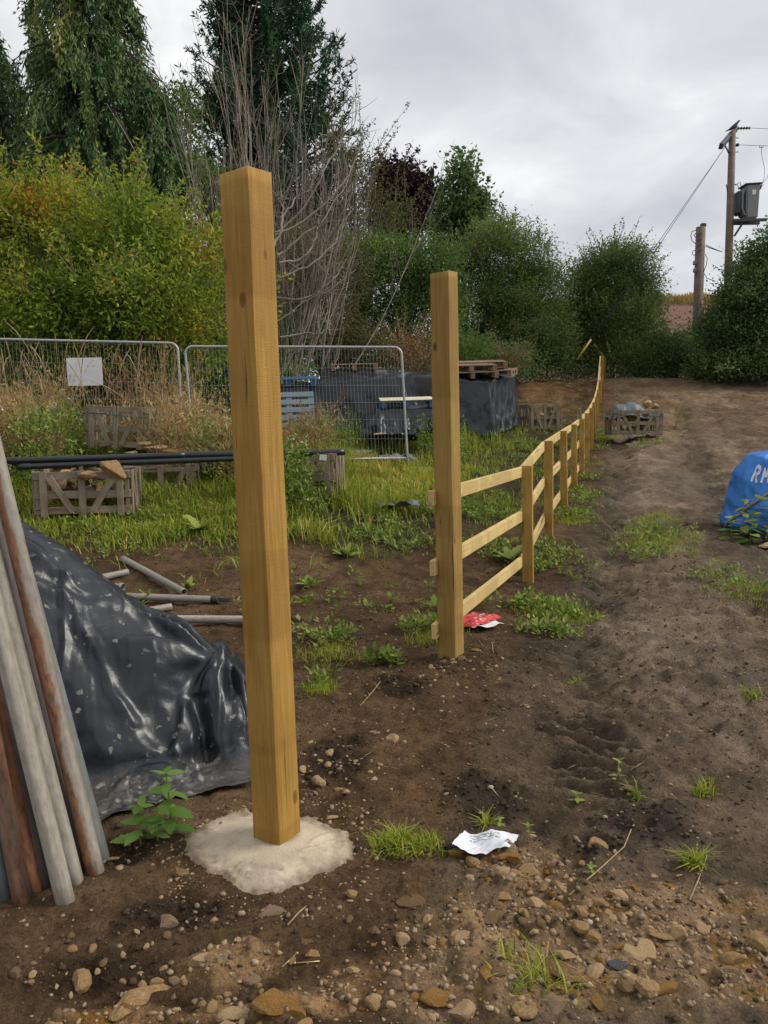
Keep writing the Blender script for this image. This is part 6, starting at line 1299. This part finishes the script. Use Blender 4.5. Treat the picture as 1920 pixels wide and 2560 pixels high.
for i, (px, py, h, s, lab) in enumerate([(1546, 1965, .10, .05, 'bright green seedling with a few leaves standing in dark mud'), (1442, 1985, .045, .05, 'small two leaved seedling in the mud'), (1320, 2075, .04, .045, 'tiny seedling beside the printed sheet'), (1248, 2058, .03, .04, 'very small seedling among orange stones'), (1478, 2190, .03, .04, 'wilted yellow green seedling on the rubble edge')]):
    nettle(gpt(px, py), h, s, lab, 'seedling', 3, DL, 'seedling', seed=10 + i, group='seedlings on the bare soil')
for i, (px, py, Y, h, s, lab) in enumerate([(1845, 1330, 0, .42, .17, 'leafy dark nettle growing up the front of the blue bag'), (1880, 1335, 0, .50, .18, 'tallest nettle in front of the blue bag'), (1815, 1345, 0, .26, .15, 'short weed at the foot of the blue bag'), (1862, 1345, 0, .34, .15, 'bushy nettle before the pale kerb stone'), (1905, 1340, 0, .45, .17, 'nettle hiding the base of the blue bag'), (1798, 1300, 0, .30, .12, 'thin yellow leaved weed beside the blue bag')]):
    p = gpt(px, py); p[1] -= .12; nettle(p, h, s * 1.25, lab, 'nettle_plant', 6, DL + NL[:1], 'nettle', (random.uniform(-.1, .1), 0), 30 + i, 'weeds round the blue bag')
def dock(base, r_, n, label, seed):
    q = random.Random(seed); e_ = empty('dock_plant', base); tag(e_, label, 'weed', 'broad leaved docks')
    for i in range(n):
        o = bpy.data.objects.new('leaf', DL[i % 2]); COL.objects.link(o); o.parent = e_; s = r_ * q.uniform(.6, 1.15); o.scale = (s, s * .8, s); o.rotation_euler = (q.uniform(-.3, .3), -q.uniform(.15, .9), i * 2.4 + q.uniform(-.3, .3)); o.location = (0, 0, .02)
for i, (px, py, rr_, n, lab) in enumerate([(500, 1338, .30, 12, 'broad leaved dock growing in the grass behind the lying tubes'), (1275, 1408, .26, 14, 'broad leaved dock under the middle rail'), (775, 1475, .18, 10, 'pale flat dock on the trodden soil near the concreted post'), (1300, 1520, .16, 9, 'low dock at the foot of the first fence post'), (470, 1480, .15, 12, 'low weed clump by the forked tube'), (865, 1400, .22, 12, 'dark green dock clump on the soil between the gate posts'), (1090, 1530, .14, 9, 'small pale dock left of the second gate post')]):
    dock(gpt(px, py), rr_, n, lab, 60 + i)

# ------------------------------------------------------------------ loose stones
def build_stones():
    S = [(345, 2490, .085, 'stone_tan', 'large flat ochre stone on dark soil', (1.25, .85, .5), .5), (420, 2318, .042, 'stone_grey', 'rounded pinkish grey cobble on dark soil', (1, 1, .95), 0), (1412, 2445, .072, 'stone_tan', 'big tan slab in the rubble', (1.25, .8, .55), -.6), (1610, 2395, .065, 'stone_pale', 'long pinkish white stone standing out of the rubble', (.75, 1.3, .6), .1),
         (1545, 2425, .034, 'stone_blue', 'blue grey cobble among tan rubble', (1, .9, .9), 0), (1665, 2222, .048, 'stone_orange', 'orange brown stone on dark mud', (1.35, .7, .7), -.2), (1025, 2265, .045, 'stone_brown', 'flat pinkish brown stone half set in soil', (1.2, .9, .35), 0), (1325, 2180, .040, 'stone_tan', 'yellowish squarish stone below the paper', (1, 1, .8), 0), (1145, 2135, .034, 'stone_orange', 'ochre stone at the paper edge', (1.1, .9, .7), 0),
         (1255, 2250, .040, 'stone_tan', 'tan block in the upper rubble', (1.2, .9, .7), .3), (1240, 2318, .048, 'stone_brown', 'brown triangular stone in the rubble', (1.2, .8, .7), .5), (1232, 2490, .045, 'stone_orange', 'orange brown stone on the near rubble', (.9, 1.1, .6), .2), (1410, 2415, .036, 'stone_pale', 'cream stone above the tan slab', (1.3, .8, .7), 0), (1510, 2265, .030, 'stone_grey', 'smooth oval grey pebble on the rubble top', (1.2, .8, .6), 0), (1412, 2077, .015, 'stone_grey', 'round brown pebble on smooth mud', (1, 1, .9), 0), (1658, 2358, .036, 'stone_tan', 'flat ochre stone next to the long white one', (1.4, .8, .4), -.2), (1670, 2480, .038, 'stone_orange', 'brown stone near the straw', (1.3, .8, .6), .1),
         (580, 2540, .06, 'stone_pale', 'pinkish cobble at the near edge of the bare soil', (1, 1, .9), 0), (690, 2545, .062, 'stone_orange', 'rough orange stone at the near edge of the bare soil', (1.2, 1, .7), 0), (505, 2425, .040, 'stone_pale', 'knobbly pale lump in the crumbled concrete', (1.2, .9, .7), 0), (765, 2370, .03, 'stone_brown', 'smooth pinkish stone above the screws', (1.1, .8, .6), 0), (780, 2400, .032, 'stone_tan', 'tan lump beside the screws', (1.1, .9, .6), 0), (455, 2180, .034, 'stone_tan', 'brown stone at the rim of the concrete', (1.3, .9, .6), 0), (672, 2290, .040, 'stone_grey', 'grey concrete lump below the footing', (1.3, .9, .6), 0), (885, 2460, .024, 'stone_pale', 'angular cream chip on bare soil', (1.2, .8, .7), 0), (1385, 2540, .05, 'stone_grey', 'grey lump in the near rubble', (1, 1, .8), 0), (1160, 2550, .05, 'stone_pale', 'pale cobble at the rubble edge', (1, .9, .8), 0), (1320, 2545, .045, 'stone_tan', 'round tan lump in the near rubble', (1, 1, .8), 0), (1550, 2385, .02, 'stone_orange', 'small orange stone by the blue grey cobble', (1, 1, .8), 0), (1695, 2200, .015, 'stone_pale', 'small pale chip by the orange brown stone', (1, 1, .8), 0), (1090, 2520, .045, 'stone_orange', 'bright yellow ochre clod on dark soil', (1.2, 1, .8), 0), (1330, 2095, .02, 'stone_pale', 'pale pebble beyond the paper', (1.2, .8, .7), 0), (160, 2272, .02, 'stone_tan', 'small tan stone at the foot of the foremost pole', (1.3, .8, .6), 0), (278, 2152, .022, 'stone_pale', 'white pebble by the leaning pole feet', (1.5, .8, .6), 0), (1570, 1975, .028, 'stone_brown', 'brown stone leaning by the bright seedling', (1, 1.2, .7), .2), (1605, 1045, .10, 'stone_pale', 'lone pale stone on the field beyond the crate', (1.4, 1, .6), 0), (1570, 1112, .06, 'stone_pale', 'pale chip of stone before the field crate', (1.3, 1, .6), 0), (1710, 1070, .08, 'stone_pale', 'flat pale stone out on the field', (1.6, 1, .5), 0), (1190, 1650, .03, 'stone_tan', 'tan pebble at the foot of the second gate post', (1.2, .9, .7), 0), (1135, 1680, .022, 'stone_pale', 'white pebble before the second gate post', (1.3, .8, .6), 0), (735, 2075, .020, 'stone_pale', 'cream pebble on the concrete behind the post', (1.3, .9, .7), 0), (827, 2048, .026, 'stone_pale', 'rough white lump on the concrete rim', (1.2, 1, .8), 0)]
    for i, (px, py, s, mt, lab, fl, az) in enumerate(S):
        p = gpt(px, py); stone(p + np.array([0, 0, s * fl[2] * .08]), s, mt, lab, None, (random.uniform(-.15, .15), random.uniform(-.15, .15), az + random.uniform(-.2, .2)), i, flat=fl)
    # smaller stones that can still be told apart
    n = 0; r_ = random.Random(9); zones = [(1400, 2330, .55, .25, 110, 'small stone in the tan rubble spread before the track', 'stones of the tan rubble', ['stone_tan', 'stone_pale', 'stone_brown', 'stone_orange', 'stone_pale']), (1320, 2190, .28, .2, 36, 'small stone in the rubble below the paper', 'stones of the rubble below the paper', ['stone_tan', 'stone_pale', 'stone_orange']), (560, 2440, .25, .12, 34, 'pale crumb of concrete and stone below the footing', 'crumbs below the footing', ['stone_pale', 'stone_grey', 'stone_tan']), (840, 1930, .28, .5, 30, 'small pale pebble on the dark soil behind the concreted post', 'pebbles behind the concreted post', ['stone_pale', 'stone_pale', 'stone_grey']), (1150, 1680, .35, .2, 24, 'pebble in the soil heaped round the second gate post', 'pebbles round the second gate post', ['stone_tan', 'stone_pale', 'stone_brown']), (700, 2540, .6, .06, 26, 'small stone along the near edge of the bare soil', 'stones along the near soil', ['stone_tan', 'stone_orange', 'stone_pale']), (200, 2420, .35, .2, 18, 'pebble on the dark soil before the leaning poles', 'pebbles before the poles', ['stone_pale', 'stone_tan', 'stone_brown'])]
    for (px, py, rx, ry, cnt, lab, grp, mts) in zones:
        c = ground_at(px, py)
        for i in range(cnt):
            x = c[0] + np.clip(r_.gauss(0, .55), -1.2, 1.2) * rx; y = c[1] + np.clip(r_.gauss(0, .55), -1.2, 1.2) * ry; z = float(gfull(np.array([x]), np.array([y]))[0]); s = .011 * math.exp(abs(r_.gauss(0, .66)))
            if (x - P1C[0]) ** 2 + (y - P1C[1]) ** 2 < .16 ** 2: continue
            stone((x, y, z + s * .02), min(s, .042), r_.choice(mts), lab, grp, (r_.uniform(-.5, .5), r_.uniform(-.5, .5), r_.uniform(0, 6)), i, small=True)
build_stones()
def ico():
    bm = bmesh.new(); bmesh.ops.create_icosphere(bm, subdivisions=1, radius=1); V = np.array([v.co[:] for v in bm.verts]); F = np.array([[v.index for v in f.verts] for f in bm.faces]); bm.free(); return V, F
def scatter(name, X, Y, size, mat, tint, label, cat, sink=.2):
    bv, bf = ico(); n = len(X); Z = gfull(X, Y); Q, _ = np.linalg.qr(rng.normal(size=(n, 3, 3))); sc = size[:, None] * rng.uniform(.55, 1.25, (n, 3)); sc[:, 2] *= .7
    V = np.einsum('nij,vj->nvi', Q, bv) * (1 + .85 * (rng.uniform(0, 1, (n, len(bv), 1)) - .5)); V = V * sc[:, None, :] + np.stack([X, Y, Z + size * sink], -1)[:, None]
    F = (bf[None] + (np.arange(n) * len(bv))[:, None, None]).reshape(-1, 3); o = np_mesh(name, V.reshape(-1, 3), F, mat, None, False, np.repeat(tint, len(bf))); tag(o, label, cat, kind='stuff')
def build_gravel():
    mg_ = N('gravel_mix', .92, .15); mg_.col(mg_.ramp(mg_.attr('tint'), [(0, (.15, .10, .06)), (1, (.44, .36, .27)), (.35, (.25, .175, .105)), (.6, (.31, .23, .15)), (.8, (.33, .215, .105))])); mg_.bump(mg_.noise(mg_.vec('Object'), 150, 4), .4, .004)
    n = 120000; x = rng.uniform(-2, 3, n); y = rng.uniform(1.5, 7.0, n); u, nz, rub, drk, g = masks(x, y); pd = np.hypot(x + .43, y - 2.74)
    k = in_view(x, y, .06) & (rng.uniform(0, 1, n) < .035 + .40 * rub + .06 * drk + .30 * np.exp(-((pd - .36) / .07) ** 2)) & ~((x < -.55) & (y > 3.15) & (y < 4.6)) & (pd > .21); x, y, rub = x[k], y[k], rub[k]
    scatter('gravel', x, y, np.minimum(.0024 * np.exp(np.abs(rng.normal(0, .85, len(x)))) * (1 + .45 * rub), .012), mg_.m, np.clip(rng.normal(.50, .19, len(x)), 0, 1), 'fine gravel and stone chips strewn over the soil', 'gravel', .05)
    mc = N('soil_clods', .97, .08); mc.col(mc.ramp(mc.attr('tint'), [(0, (.032, .023, .017)), (1, (.16, .115, .075)), (.5, (.075, .053, .036))])); mc.bump(mc.noise(mc.vec('Object'), 120, 4), .5, .006)
    n = 110000; x = rng.uniform(-2.2, 3.2, n); y = rng.uniform(1.5, 8.5, n); u, nz, rub, drk, g = masks(x, y); r2 = np.hypot(x - .47, y - 4.9); pd = np.hypot(x + .43, y - 2.74)
    k = in_view(x, y, .06) & (rng.uniform(0, 1, n) < .09 + .55 * drk + .12 * rub + .3 * np.exp(-(r2 / .38) ** 2)) & ~((x < -.55) & (y > 3.1) & (y < 4.7)) & (pd > .27); x, y, drk = x[k], y[k], drk[k]
    scatter('soil_clods', x, y, np.minimum(.0038 * np.exp(np.abs(rng.normal(0, .62, len(x)))), .015), mc.m, np.clip(rng.normal(.5, .22, len(x)) - .25 * drk, 0, 1), 'crumbled dark soil clods lying over the bare ground', 'soil', .1)
build_gravel()
